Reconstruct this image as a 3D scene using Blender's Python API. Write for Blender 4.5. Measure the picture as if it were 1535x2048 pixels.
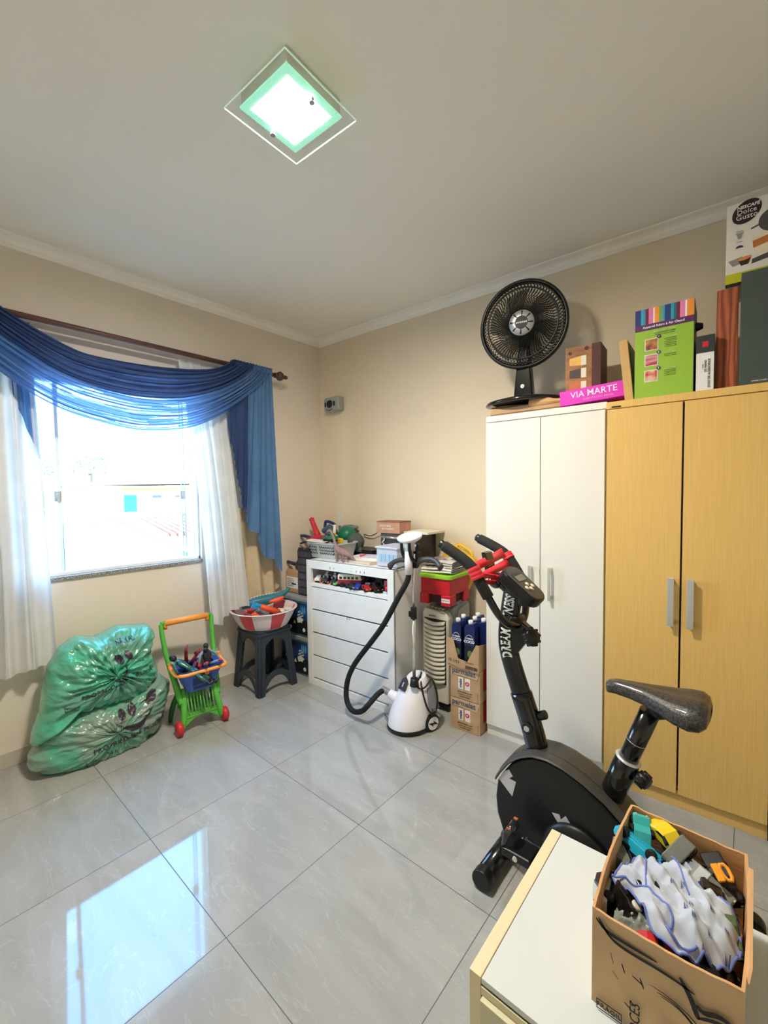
import bpy, bmesh, math, random
from mathutils import Vector, Matrix, Euler, noise
from mathutils.bvhtree import BVHTree
random.seed(7)
PI = math.pi
scene = bpy.context.scene
for o in list(bpy.data.objects):
    bpy.data.objects.remove(o)

# ------------------------------------------------------------------ camera, sky, light, exposure
EXPOSURE = 1.62
SKY_STRENGTH = 6.5
LAMP_STRENGTH = 185.0
H = 1.3967
cam_data = bpy.data.cameras.new('camera')
cam = bpy.data.objects.new('camera', cam_data)
scene.collection.objects.link(cam)
scene.camera = cam
cam_data.sensor_fit = 'HORIZONTAL'
cam_data.sensor_width = 36.0
cam_data.lens = 854.38 / 1535 * 36.0
cam_data.clip_start = 0.05
R_ = Vector((0.75662, 0.65373, -0.01259)); U_ = Vector((-0.01939, 0.04168, 0.99894)); F_ = Vector((-0.65356, 0.75558, -0.04421))
cam.matrix_world = Matrix(((R_.x, U_.x, -F_.x, 0), (R_.y, U_.y, -F_.y, 0), (R_.z, U_.z, -F_.z, H), (0, 0, 0, 1)))

scene.view_settings.view_transform = 'Standard'
scene.view_settings.look = 'None'
scene.view_settings.gamma = 1.0
scene.view_settings.use_curve_mapping = False
scene.view_settings.exposure = EXPOSURE

world = bpy.data.worlds.new('sky')
scene.world = world
world.use_nodes = True
wn = world.node_tree.nodes; wl = world.node_tree.links
for n in list(wn): wn.remove(n)
wo = wn.new('ShaderNodeOutputWorld'); wb = wn.new('ShaderNodeBackground')
wtc = wn.new('ShaderNodeTexCoord'); wsep = wn.new('ShaderNodeSeparateXYZ'); wr = wn.new('ShaderNodeValToRGB')
wl.new(wtc.outputs['Generated'], wsep.inputs[0]); wl.new(wsep.outputs['Z'], wr.inputs[0])
wr.color_ramp.elements[0].position = 0.0; wr.color_ramp.elements[0].color = (0.86, 0.93, 1.0, 1)
wr.color_ramp.elements[1].position = 0.6; wr.color_ramp.elements[1].color = (0.18, 0.44, 1.0, 1)
wl.new(wr.outputs[0], wb.inputs[0]); wb.inputs[1].default_value = SKY_STRENGTH
wl.new(wb.outputs[0], wo.inputs[0])
# portal at the window so the sky is sampled through it
pl = bpy.data.lights.new('window_daylight', 'AREA'); pl.shape = 'RECTANGLE'; pl.size = 0.98; pl.size_y = 1.14
pl.cycles.is_portal = True
po = bpy.data.objects.new('window_daylight', pl); scene.collection.objects.link(po)
po.location = (-3.09, 0.93, 1.52); po.rotation_euler = (PI/2, 0, -PI/2)

# ------------------------------------------------------------------ helpers
BETA = math.atan(0.0465)
CORNER = Vector((-2.905, 2.519, 0))
UD = Vector((math.cos(BETA), math.sin(BETA), 0)); VD = Vector((math.sin(BETA), -math.cos(BETA), 0))
def W(u, v, z=0.0):
    return CORNER + UD*u + VD*v + Vector((0, 0, z))

def lin(c):
    return tuple((x/12.92 if x <= 0.04045 else ((x+0.055)/1.055)**2.4) for x in c)
def rgb(r, g, b):
    return lin((r/255, g/255, b/255))
_mats = {}
def mat(name, col, rough=0.5, metal=0.0, spec=0.5, var=0.0, vscale=20.0, bump=0.0, bscale=60.0, emit=None, trans=0.0, coat=0.0, ior=1.45, stretch=None, col2=None, alpha=1.0, vlo=0.35, vhi=0.65):
    if name in _mats: return _mats[name]
    m = bpy.data.materials.new(name); m.use_nodes = True
    nt = m.node_tree; b = nt.nodes['Principled BSDF']
    c = rgb(*col)
    b.inputs['Base Color'].default_value = (*c, 1)
    b.inputs['Roughness'].default_value = rough; b.inputs['Metallic'].default_value = metal
    b.inputs['Specular IOR Level'].default_value = spec; b.inputs['IOR'].default_value = ior
    b.inputs['Transmission Weight'].default_value = trans; b.inputs['Coat Weight'].default_value = coat
    b.inputs['Alpha'].default_value = alpha
    if emit: b.inputs['Emission Color'].default_value = (*rgb(*emit[0]), 1); b.inputs['Emission Strength'].default_value = emit[1]
    if var > 0 or bump > 0 or col2:
        tc = nt.nodes.new('ShaderNodeTexCoord'); mp = nt.nodes.new('ShaderNodeMapping')
        nt.links.new(tc.outputs['Object'], mp.inputs[0])
        if stretch: mp.inputs['Scale'].default_value = stretch
    if var > 0 or col2:
        ns = nt.nodes.new('ShaderNodeTexNoise'); ns.inputs['Scale'].default_value = vscale; ns.inputs['Detail'].default_value = 5
        nt.links.new(mp.outputs[0], ns.inputs['Vector'])
        rp = nt.nodes.new('ShaderNodeValToRGB'); rp.color_ramp.elements[0].position = vlo; rp.color_ramp.elements[1].position = vhi
        a = rgb(*col2) if col2 else tuple(x*(1-var) for x in c)
        rp.color_ramp.elements[0].color = (*a, 1)
        rp.color_ramp.elements[1].color = (*(c if col2 else tuple(min(1, x*(1+var*0.5)) for x in c)), 1)
        nt.links.new(ns.outputs[0], rp.inputs[0]); nt.links.new(rp.outputs[0], b.inputs['Base Color'])
    if bump > 0:
        nb = nt.nodes.new('ShaderNodeTexNoise'); nb.inputs['Scale'].default_value = bscale; nb.inputs['Detail'].default_value = 4
        nt.links.new(mp.outputs[0], nb.inputs['Vector'])
        bp_ = nt.nodes.new('ShaderNodeBump'); bp_.inputs['Strength'].default_value = bump; bp_.inputs['Distance'].default_value = 0.01
        nt.links.new(nb.outputs[0], bp_.inputs['Height']); nt.links.new(bp_.outputs[0], b.inputs['Normal'])
    _mats[name] = m
    return m

class M:
    def __init__(s): s.b = bmesh.new()
    def _f(s, vs, mi, sm=False):
        try:
            f = s.b.faces.new(vs); f.material_index = mi; f.smooth = sm
        except ValueError: pass
    def box(s, c, d, rot=None, mi=0, taper=1.0):
        c = Vector(c); vs = []
        for z in (-1, 1):
            k = taper if z > 0 else 1
            for x, y in ((-1, -1), (1, -1), (1, 1), (-1, 1)):
                p = Vector((x*d[0]/2*k, y*d[1]/2*k, z*d[2]/2))
                if rot: p = Euler(rot).to_matrix() @ p
                vs.append(s.b.verts.new(p+c))
        for q in ((3, 2, 1, 0), (4, 5, 6, 7), (0, 1, 5, 4), (1, 2, 6, 5), (2, 3, 7, 6), (3, 0, 4, 7)):
            s._f([vs[i] for i in q], mi)
        return s
    def bx(s, x0, x1, y0, y1, z0, z1, mi=0):
        return s.box(((x0+x1)/2, (y0+y1)/2, (z0+z1)/2), (abs(x1-x0), abs(y1-y0), abs(z1-z0)), mi=mi)
    def tube(s, pts, r, n=12, mi=0, closed=False, cap=True, flat=1.0, up=None, smooth=0):
        pts = [Vector(p) for p in pts]
        rs = list(r) if isinstance(r, (list, tuple)) else [r]*len(pts)
        for _ in range(smooth):
            q = []; rr = []
            N = len(pts)
            if closed:
                for i in range(N):
                    a, b_ = pts[i], pts[(i+1) % N]; q += [a*.75+b_*.25, a*.25+b_*.75]; rr += [rs[i]*.75+rs[(i+1) % N]*.25, rs[i]*.25+rs[(i+1) % N]*.75]
            else:
                q = [pts[0]]; rr = [rs[0]]
                for i in range(N-1):
                    a, b_ = pts[i], pts[i+1]
                    q += [a*.75+b_*.25, a*.25+b_*.75]; rr += [rs[i]*.75+rs[i+1]*.25, rs[i]*.25+rs[i+1]*.75]
                q.append(pts[-1]); rr.append(rs[-1])
            pts, rs = q, rr
        N = len(pts); rings = []; prev = None
        for i, p in enumerate(pts):
            if closed: t = pts[(i+1) % N]-pts[i-1]
            else: t = pts[min(i+1, N-1)]-pts[max(i-1, 0)]
            t.normalize()
            if prev is None:
                a = Vector(up) if up else (Vector((0, 0, 1)) if abs(t.z) < 0.9 else Vector((1, 0, 0)))
            else: a = prev
            a = a - t*a.dot(t)
            if a.length < 1e-6: a = t.orthogonal()
            a.normalize(); bb = t.cross(a); prev = a
            rings.append([s.b.verts.new(p + a*math.cos(k*2*PI/n)*rs[i] + bb*math.sin(k*2*PI/n)*rs[i]*flat) for k in range(n)])
        for i in range(N if closed else N-1):
            A, B = rings[i], rings[(i+1) % N]
            for k in range(n): s._f([A[k], A[(k+1) % n], B[(k+1) % n], B[k]], mi, True)
        if cap and not closed:
            s._f(rings[0][::-1], mi); s._f(rings[-1], mi)
        return s
    def cyl(s, p0, p1, r0, r1=None, n=20, mi=0, cap=True):
        return s.tube([p0, p1], [r0, r0 if r1 is None else r1], n, mi, cap=cap)
    def lathe(s, prof, n=24, o=(0, 0, 0), mi=0, sx=1.0, sy=1.0, rot=None, mf=None):
        o = Vector(o); rings = []; Rm = Euler(rot).to_matrix() if rot else None
        for r, z in prof:
            ring = []
            for k in range(n):
                p = Vector((r*math.cos(2*PI*k/n)*sx, r*math.sin(2*PI*k/n)*sy, z))
                if Rm: p = Rm @ p
                ring.append(s.b.verts.new(p+o))
            rings.append(ring)
        for i in range(len(prof)-1):
            for k in range(n):
                s._f([rings[i][k], rings[i][(k+1) % n], rings[i+1][(k+1) % n], rings[i+1][k]], mf(i, k) if mf else mi, True)
        if prof[0][0] > 1e-5: s._f(rings[0][::-1], mi)
        if prof[-1][0] > 1e-5: s._f(rings[-1], mi)
        return s
    def prism(s, poly, o, ex, ey, dv, mi=0, mi2=None, smooth=False):
        o, ex, ey, dv = Vector(o), Vector(ex), Vector(ey), Vector(dv)
        a = [s.b.verts.new(o+ex*x+ey*y) for x, y in poly]; b_ = [s.b.verts.new(o+ex*x+ey*y+dv) for x, y in poly]
        n = len(poly)
        s._f(a, mi); s._f(b_[::-1], mi)
        for i in range(n): s._f([a[i], b_[i], b_[(i+1) % n], a[(i+1) % n]], mi if mi2 is None else mi2, smooth)
        return s
    def sph(s, c, r, mi=0, nu=20, nv=12, rot=None):
        c = Vector(c)
        if not isinstance(r, (tuple, list)): r = (r, r, r)
        Rm = Euler(rot).to_matrix() if rot else Matrix.Identity(3)
        rings = []
        for j in range(1, nv):
            th = PI*j/nv
            rings.append([s.b.verts.new(Rm @ Vector((r[0]*math.sin(th)*math.cos(2*PI*k/nu), r[1]*math.sin(th)*math.sin(2*PI*k/nu), r[2]*math.cos(th)))+c) for k in range(nu)])
        t = s.b.verts.new(Rm @ Vector((0, 0, r[2]))+c); q = s.b.verts.new(Rm @ Vector((0, 0, -r[2]))+c)
        for j in range(len(rings)-1):
            for k in range(nu): s._f([rings[j][k], rings[j+1][k], rings[j+1][(k+1) % nu], rings[j][(k+1) % nu]], mi, True)
        for k in range(nu):
            s._f([t, rings[0][k], rings[0][(k+1) % nu]], mi, True); s._f([q, rings[-1][(k+1) % nu], rings[-1][k]], mi, True)
        return s
    def grid(s, f, nu, nv, mi=0, closeu=False, mf=None):
        vs = [[s.b.verts.new(f(i/nu, j/nv)) for j in range(nv+1)] for i in range(nu if closeu else nu+1)]
        for i in range(nu):
            for j in range(nv):
                A = vs[i]; B = vs[(i+1) % nu] if closeu else vs[i+1]
                s._f([A[j], B[j], B[j+1], A[j+1]], mf((i+.5)/nu, (j+.5)/nv) if mf else mi, True)
        return s
    def xf(s, mx):
        bmesh.ops.transform(s.b, matrix=mx, verts=s.b.verts); return s
    def obj(s, name, mats, parent=None, smooth=None, bevel=0, solid=0, sub=0, loc=None, rot=None, seg=2, recalc=True):
        if recalc: bmesh.ops.recalc_face_normals(s.b, faces=s.b.faces)
        me = bpy.data.meshes.new(name); s.b.to_mesh(me); s.b.free()
        if not isinstance(mats, (list, tuple)): mats = [mats]
        for m in mats: me.materials.append(m)
        o = bpy.data.objects.new(name, me); scene.collection.objects.link(o)
        if parent: o.parent = parent
        if loc is not None: o.location = loc
        if rot is not None: o.rotation_euler = rot
        if smooth is not None:
            me.polygons.foreach_set('use_smooth', [True]*len(me.polygons)); me.set_sharp_from_angle(angle=math.radians(smooth))
        if solid:
            md = o.modifiers.new('solid', 'SOLIDIFY'); md.thickness = solid; md.offset = 0
        if bevel:
            md = o.modifiers.new('bevel', 'BEVEL'); md.width = bevel; md.segments = seg; md.limit_method = 'ANGLE'; md.angle_limit = math.radians(50)
        if sub:
            md = o.modifiers.new('sub', 'SUBSURF'); md.levels = sub; md.render_levels = sub
        return o

def tag(o, label=None, cat=None, group=None, kind=None):
    if label: o['label'] = label
    if cat: o['category'] = cat
    if group: o['group'] = group
    if kind: o['kind'] = kind
    return o
def T(name, label, cat, loc=(0, 0, 0), rz=0.0, group=None, rot=None, kind=None):
    o = bpy.data.objects.new(name, None); scene.collection.objects.link(o)
    o.empty_display_size = 0.05
    o.location = loc; o.rotation_euler = rot if rot else (0, 0, rz)
    return tag(o, label, cat, group, kind)
def TB(name, label, cat, u, v, z=0.0, rz=0.0, group=None, rot=None, kind=None):
    r = (rot[0], rot[1], rot[2]+BETA) if rot else (0, 0, BETA+rz)
    return T(name, label, cat, W(u, v, z), 0, group, r, kind)
def struct(o): o['kind'] = 'structure'; return o

def text_mesh(s, size, bold=0.0, ext=0.0004, align='CENTER', sx=1.0, shear=0.0, spacing=1.0):
    cu = bpy.data.curves.new('lettering', 'FONT'); cu.body = s; cu.size = size; cu.offset = bold*size; cu.extrude = ext
    cu.align_x = align; cu.align_y = 'CENTER'; cu.resolution_u = 2; cu.shear = shear; cu.space_character = spacing
    o = bpy.data.objects.new('lettering', cu); scene.collection.objects.link(o)
    bpy.context.view_layer.update()
    dg = bpy.context.evaluated_depsgraph_get()
    me = bpy.data.meshes.new_from_object(o.evaluated_get(dg))
    bpy.data.objects.remove(o); bpy.data.curves.remove(cu)
    if sx != 1.0:
        for v in me.vertices: v.co.x *= sx
    return me
def TX(s, size, m, parent, loc, rot=(PI/2, 0, 0), name='lettering', **k):
    me = text_mesh(s, size, **k); me.name = name
    me.materials.clear(); me.materials.append(m)
    o = bpy.data.objects.new(name, me); scene.collection.objects.link(o)
    o.parent = parent; o.location = loc; o.rotation_euler = rot
    return o

# common materials
WHITE = mat('white_lacquer', (236, 236, 232), 0.35, var=0.03, vscale=6)
BLACK = mat('black_plastic', (22, 22, 24), 0.35, var=0.15, vscale=30)
BLACKG = mat('gloss_black_paint', (14, 14, 16), 0.18, coat=0.4, bump=0.02, bscale=40)
DARK = mat('dark_grey_plastic', (52, 56, 60), 0.45, var=0.15)
CHROME = mat('chrome', (235, 232, 226), 0.22, metal=.9, bump=0.01)
STEEL = mat('brushed_steel', (205, 205, 205), 0.42, metal=0.6, bump=0.05, bscale=120, stretch=(1, 1, 0.1))
CARD = mat('brown_cardboard', (192, 158, 122), 0.85, var=0.12, vscale=14, bump=0.05, bscale=90)
CARDIN = mat('cardboard_inside', (214, 166, 116), 0.85, var=0.10, vscale=10, bump=0.08, bscale=40, stretch=(1, 1, 6))
INKB = mat('black_ink', (38, 36, 40), 0.7, var=0.2, vscale=60)
WINK = mat('white_ink', (240, 240, 240), 0.6, var=0.02)
RED = mat('red_plastic', (205, 45, 52), 0.4, var=0.08)
GREENT = mat('green_plastic', (92, 185, 70), 0.4, var=0.08)
ORANGE = mat('orange_plastic', (250, 160, 70), 0.4, var=0.06)
ORANGE2 = mat('vivid_orange_plastic', (248, 100, 56), 0.4, var=0.06)
BLUEB = mat('blue_plastic', (66, 100, 190), 0.4, var=0.08)
TEAL = mat('teal_plastic', (50, 120, 140), 0.45, var=0.2)
YELLOW = mat('yellow_plastic', (235, 190, 50), 0.4, var=0.08)
CREAM = mat('cream_plastic', (228, 222, 205), 0.4, var=0.04)
RUB = mat('black_rubber', (20, 20, 20), 0.7, bump=0.05)
WINDOWT = mat('tinted_toy_window', (25, 30, 38), 0.1, coat=0.3, bump=0.01)
NAVY = mat('navy_plastic', (36, 56, 100), 0.4, var=0.1)
GREY = mat('grey_plastic', (150, 154, 156), 0.45, var=0.06)
SILVER = mat('silver_plastic', (175, 178, 182), 0.3, metal=0.6, bump=0.02)
PAPER = mat('paper', (235, 232, 228), 0.8, var=0.03)

# ------------------------------------------------------------------ room shell
XW = -2.905; ZC = 2.725
UMAX = 4.3; YN = -1.0
XR = (W(UMAX, 0)).x
wall_m = mat('beige_wall_paint', (229, 217, 200), 0.7, bump=0.04, bscale=300, var=0.02, vscale=3)
wall_b = mat('beige_back_wall_paint', (232, 216, 190), 0.7, bump=0.04, bscale=300, var=0.02, vscale=3)
wall_l = mat('pale_bounce_paint', (240, 234, 218), 0.7, bump=0.04, bscale=300, var=0.02, vscale=3)  # unseen right and front walls, made paler to bounce more light
ceil_m = mat('ceiling_paint', (244, 239, 226), 0.8, bump=0.03, bscale=200, var=0.02, vscale=2)
trim_m = mat('plaster_moulding', (250, 245, 234), 0.6, var=0.03, vscale=5)
# floor tiles 60 cm, thin grey joints, faint veins, polished
def floor_material():
    m = bpy.data.materials.new('polished_porcelain_tiles'); m.use_nodes = True
    nt = m.node_tree; N = nt.nodes; L = nt.links; b = N['Principled BSDF']
    tc = N.new('ShaderNodeTexCoord'); sp = N.new('ShaderNodeSeparateXYZ'); L.new(tc.outputs['Object'], sp.inputs[0])
    def mth(op, a, b_=None):
        n = N.new('ShaderNodeMath'); n.operation = op
        for i, v in enumerate((a, b_)):
            if v is None: continue
            if isinstance(v, (int, float)): n.inputs[i].default_value = v
            else: L.new(v, n.inputs[i])
        return n.outputs[0]
    ds = []; cells = []
    for ax, o in (('X', -1.833), ('Y', 0.6377)):
        t = mth('DIVIDE', mth('SUBTRACT', sp.outputs[ax], o), 0.6)
        cells.append(mth('FLOOR', t))
        fr = mth('FRACT', t)
        ds.append(mth('MULTIPLY', mth('MINIMUM', fr, mth('SUBTRACT', 1.0, fr)), 0.6))
    d = mth('MINIMUM', ds[0], ds[1]); g = mth('LESS_THAN', d, 0.0014)
    cb = N.new('ShaderNodeCombineXYZ'); L.new(cells[0], cb.inputs[0]); L.new(cells[1], cb.inputs[1])
    wnz = N.new('ShaderNodeTexWhiteNoise'); L.new(cb.outputs[0], wnz.inputs[0])
    ad = N.new('ShaderNodeVectorMath'); ad.operation = 'MULTIPLY_ADD'; L.new(wnz.outputs['Color'], ad.inputs[0]); ad.inputs[1].default_value = (9, 9, 9); L.new(tc.outputs['Object'], ad.inputs[2])
    mp = N.new('ShaderNodeMapping'); mp.inputs['Rotation'].default_value = (0, 0, 0.5); mp.inputs['Scale'].default_value = (1.2, 4.0, 1); L.new(ad.outputs[0], mp.inputs[0])
    n1 = N.new('ShaderNodeTexNoise'); n1.inputs['Scale'].default_value = 1.6; n1.inputs['Detail'].default_value = 8; n1.inputs['Distortion'].default_value = 1.2; L.new(mp.outputs[0], n1.inputs[0])
    r1 = N.new('ShaderNodeValToRGB'); L.new(n1.outputs[0], r1.inputs[0])
    r1.color_ramp.elements[0].position = 0.3; r1.color_ramp.elements[0].color = (*rgb(158, 158, 154), 1)
    r1.color_ramp.elements[1].position = 0.7; r1.color_ramp.elements[1].color = (*rgb(172, 172, 168), 1)
    n2 = N.new('ShaderNodeTexNoise'); n2.inputs['Scale'].default_value = 2.3; n2.inputs['Detail'].default_value = 6; n2.inputs['Distortion'].default_value = 2.0; L.new(mp.outputs[0], n2.inputs[0])
    r2 = N.new('ShaderNodeValToRGB'); L.new(n2.outputs[0], r2.inputs[0]); cr = r2.color_ramp
    cr.elements[0].position = 0.49; cr.elements[0].color = (0, 0, 0, 1); cr.elements[1].position = 0.51; cr.elements[1].color = (0, 0, 0, 1); e = cr.elements.new(0.5); e.color = (0.35, 0.35, 0.35, 1)
    mx = N.new('ShaderNodeMix'); mx.data_type = 'RGBA'; L.new(r2.outputs[0], mx.inputs[0]); L.new(r1.outputs[0], mx.inputs[6]); mx.inputs[7].default_value = (*rgb(194, 194, 190), 1)
    mg = N.new('ShaderNodeMix'); mg.data_type = 'RGBA'; L.new(g, mg.inputs[0]); L.new(mx.outputs[2], mg.inputs[6]); mg.inputs[7].default_value = (*rgb(84, 84, 80), 1)
    L.new(mg.outputs[2], b.inputs['Base Color'])
    rg = mth('ADD', mth('MULTIPLY', g, 0.5), 0.045); L.new(rg, b.inputs['Roughness'])
    b.inputs['IOR'].default_value = 1.55; b.inputs['Specular IOR Level'].default_value = 0.6
    return m
C2 = W(UMAX, 0)
fl = M(); vs = [(XW, YN), (XR, YN), (C2.x, C2.y), (XW, CORNER.y)]
fl.prism(vs, (0, 0, -0.05), (1, 0, 0), (0, 1, 0), (0, 0, 0.05)); struct(fl.obj('floor', floor_material()))
ce = M(); ce.prism(vs, (0, 0, ZC), (1, 0, 0), (0, 1, 0), (0, 0, 0.05)); struct(ce.obj('ceiling', ceil_m))
# left wall with the window opening
OY0, OY1, OZ0, OZ1 = 0.45, 1.412, 0.955, 2.07
wl_ = M()
wl_.bx(XW-0.16, XW, YN-.1, OY0, -0.05, ZC+.05); wl_.bx(XW-0.16, XW, OY1, CORNER.y+0.1, -0.05, ZC+.05)
wl_.bx(XW-0.16, XW, OY0, OY1, -0.05, OZ0-0.022); wl_.bx(XW-0.16, XW, OY0, OY1, OZ1, ZC+.05)
struct(wl_.obj('wall_left', wall_m))
wb_ = M(); wb_.prism([(-0.1, 0), (UMAX+.1, 0), (UMAX+.1, -0.1), (-0.1, -0.1)], CORNER-Vector((0, 0, .05)), UD, VD, (0, 0, ZC+.1)); struct(wb_.obj('wall_back', wall_b))
wr_ = M(); wr_.bx(XR, XR+.1, YN-.1, C2.y+.1, -.05, ZC+.05); struct(wr_.obj('wall_right', wall_l))
wf_ = M(); wf_.bx(XW-.1, XR+.1, YN-.1, YN, -.05, ZC+.05); struct(wf_.obj('wall_front', wall_l))
# baseboards
bb_m = mat('tile_baseboard', (196, 188, 172), 0.25, var=0.05, vscale=4)
b = M(); b.bx(XW, XW+.012, YN, CORNER.y, 0, .08); struct(b.obj('baseboard_left', bb_m, bevel=.002))
b = M(); b.prism([(0.012, 0), (UMAX, 0), (UMAX, .012), (0.012, .012)], CORNER, UD, VD, (0, 0, .08)); struct(b.obj('baseboard_back', bb_m, bevel=.002))
b = M(); b.bx(XR-.012, XR, YN, C2.y-.02, 0, .08); struct(b.obj('baseboard_right', bb_m, bevel=.002))
b = M(); b.bx(XW+.012, XR-.012, YN, YN+.012, 0, .08); struct(b.obj('baseboard_front', bb_m, bevel=.002))
# crown mouldings: profile (distance from the wall, drop below ceiling)
def crown(name, p0, p1, inward):
    P0, P1, I = Vector(p0), Vector(p1), Vector(inward)
    prof = [(0, 0), (.072, 0), (.072, -.006), (.064, -.009)]
    prof += [(.064-.044*math.sin(a*PI/12), -.009-.024*(1-math.cos(a*PI/12))) for a in range(1, 7)]
    prof += [(.02, -.036), (.014, -.040), (.012, -.045), (.009, -.047), (.009, -.052), (0, -.052)]
    m = M(); dv = P1-P0
    m.prism(prof, P0, I, (0, 0, 1), dv, smooth=False)
    struct(m.obj(name, trim_m, smooth=30))
zc = Vector((0, 0, ZC))
crown('trim_1', (XW, YN, ZC), (XW, CORNER.y, ZC), (1, 0, 0))
crown('trim_2', CORNER+zc, C2+zc, VD)
crown('trim_3', (XR, YN, ZC), (XR, C2.y, ZC), (-1, 0, 0))
crown('trim_4', (XW, YN, ZC), (XR, YN, ZC), (0, 1, 0))

# ------------------------------------------------------------------ window
alu = mat('white_aluminium', (240, 240, 240), 0.4, metal=0.0, bump=0.01)
def glass_mat(name='window_glass', tint=(235, 245, 242)):
    m = bpy.data.materials.new(name); m.use_nodes = True; nt = m.node_tree; N = nt.nodes; L = nt.links
    for n in list(N): N.remove(n)
    o = N.new('ShaderNodeOutputMaterial'); mx = N.new('ShaderNodeMixShader'); t = N.new('ShaderNodeBsdfTransparent'); g = N.new('ShaderNodeBsdfGlossy')
    t.inputs[0].default_value = (*rgb(*tint), 1); g.inputs['Roughness'].default_value = 0.02
    f = N.new('ShaderNodeFresnel'); f.inputs[0].default_value = 1.45
    ge = N.new('ShaderNodeNewGeometry'); iv = N.new('ShaderNodeMath'); iv.operation = 'SUBTRACT'; iv.inputs[0].default_value = 1.0; L.new(ge.outputs['Backfacing'], iv.inputs[1])
    mu = N.new('ShaderNodeMath'); mu.operation = 'MULTIPLY'; L.new(f.outputs[0], mu.inputs[0]); L.new(iv.outputs[0], mu.inputs[1])
    L.new(mu.outputs[0], mx.inputs[0]); L.new(t.outputs[0], mx.inputs[1]); L.new(g.outputs[0], mx.inputs[2]); L.new(mx.outputs[0], o.inputs[0])
    return m
GLASS = glass_mat()
GEDGE = mat('green_glass_edge', (120, 150, 150), 0.2, var=0.05)
win = T('window_1', None, None, (0, 0, 0), kind='structure')
f = M()
for y0, y1, z0, z1 in ((OY0, OY1, OZ0, OZ0+.02), (OY0, OY1, OZ1-.03, OZ1), (OY0, OY0+.015, OZ0, OZ1), (OY1-.012, OY1, OZ0, OZ1)):
    f.bx(XW-.09, XW-.03, y0, y1, z0, z1)
f.obj('window_frame', alu, win, bevel=.002)
for k, (y0, y1, x) in enumerate(((OY0+.02, .64, XW-.06), (.62, 1.33, XW-.05), (1.315, OY1-.016, XW-.07))):
    g = M(); g.bx(x-.003, x+.003, y0, y1, OZ0+.02, OZ1-.02); p = g.obj('pane', GLASS, win)
    e = M(); e.bx(x-.004, x+.004, y1-.003, y1, OZ0+.02, OZ1-.02); e.bx(x-.004, x+.004, y0, y0+.003, OZ0+.02, OZ1-.02)
    e.obj('pane_edge', GEDGE, p)
st = M(); st.bx(XW-.058, XW-.038, .615, .632, OZ0+.02, OZ1-.03); st.obj('stile', alu, win, bevel=.002)
for y in (.61, 1.302):
    l = M(); l.bx(XW-.05, XW-.028, y-.012, y+.024, 1.372, 1.432); l.bx(XW-.03, XW-.02, y-.002, y+.014, 1.385, 1.42); l.cyl((XW-.03, y+.006, 1.38), (XW-.018, y+.006, 1.38), .006); l.cyl((XW-.03, y+.006, 1.425), (XW-.018, y+.006, 1.425), .006)
    l.obj('latch', mat('grey_latch', (190, 190, 190), 0.4, metal=0.2, var=.05), win, bevel=.003)
granite = mat('speckled_granite', (168, 166, 160), 0.3, col2=(95, 92, 88), vscale=160, vlo=.42, vhi=.55)
s = M(); s.bx(XW-.18, XW+.012, OY0-.0, OY1+.0, OZ0-.022, OZ0); s.obj('window_sill', granite, win, bevel=.002)

# ------------------------------------------------------------------ outside
nb_m = mat('shade_toned_neighbour', (110, 112, 116), 0.9, var=0.08, vscale=1.2)  # low albedo puts the gable's shade into its colour
whp = mat('white_render', (240, 238, 232), 0.9, var=0.03)
terr = mat('terracotta_tiles', (178, 110, 84), 0.8, var=0.2, vscale=8)
nh = T('neighbour_house', 'rendered gable wall in shade-darkened grey with a slanting coping just outside the window', 'house', (-7, 2, -3))
def L3(p): return (p[0]+7, p[1]-2, p[2]+3)
g = M(); g.prism([(1.45-2, 0), (1.45-2, 4.05), (2.226-2, 4.036), (3.9-2, 3.0), (3.9-2, 0)], (0, 0, 0), (0, 1, 0), (0, 0, 1), (-.2, 0, 0)); g.obj('gable_wall', nb_m, nh)
g = M(); g.prism([(1.45-2, 4.05), (2.226-2, 4.036), (3.9-2, 3.0), (3.98-2, 3.08), (2.30-2, 4.10), (1.45-2, 4.11)], (.05, 0, 0), (0, 1, 0), (0, 0, 1), (-.3, 0, 0)); g.obj('coping', whp, nh)
g = M()
for k in range(16):
    t = k/15; g.cyl((-.6, .46+t*1.9, 4.02-t*1.05), (-1.2, .50+t*1.9, 4.06-t*1.05), .05, n=10)
g.prism([(.40, 3.98), (2.4, 2.86), (2.4, 2.95), (.40, 4.06)], (-.5, 0, 0), (0, 1, 0), (0, 0, 1), (-.8, 0, 0)); g.obj('roof', terr, nh)
sh = T('tiled_roof_shed', 'low outbuilding with a scalloped terracotta tile eave beyond the gable', 'shed', (-9.5, 4.2, -3))
g = M(); g.bx(-1.5, 0, -.5, 2.5, 0, 3.5); g.obj('wall', whp, sh)
g = M()
for k in range(22): g.cyl((.25, -.6+k*.15, 3.56), (-1.6, -.6+k*.15, 3.9), .06, n=8)
g.obj('roof', terr, sh)
fh = T('white_house', 'white bungalow with a teal door and yellow fascia seen far beyond the window', 'house', (-16, 6, -3))
g = M(); g.bx(-4, 0, -1.6, 5, 0, 4.75); g.obj('wall', whp, fh)
g = M(); g.prism([(-1.9, 4.75), (5.4, 4.95), (5.4, 5.02), (-1.9, 4.84)], (.5, 0, 0), (0, 1, 0), (0, 0, 1), (-5, 0, 0)); g.obj('roof', mat('aged_roof', (150, 130, 110), .8, var=.1), fh)
g = M(); g.bx(0.01, .06, -.9, 2.0, 4.6, 4.68); g.obj('fascia', mat('yellow_paint', (215, 200, 70), .7, var=.05), fh)
g = M(); g.bx(0.01, .06, -.85, -.47, 3.87, 4.44); g.obj('door', mat('teal_paint', (30, 105, 120), .6, var=.05), fh)
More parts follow.
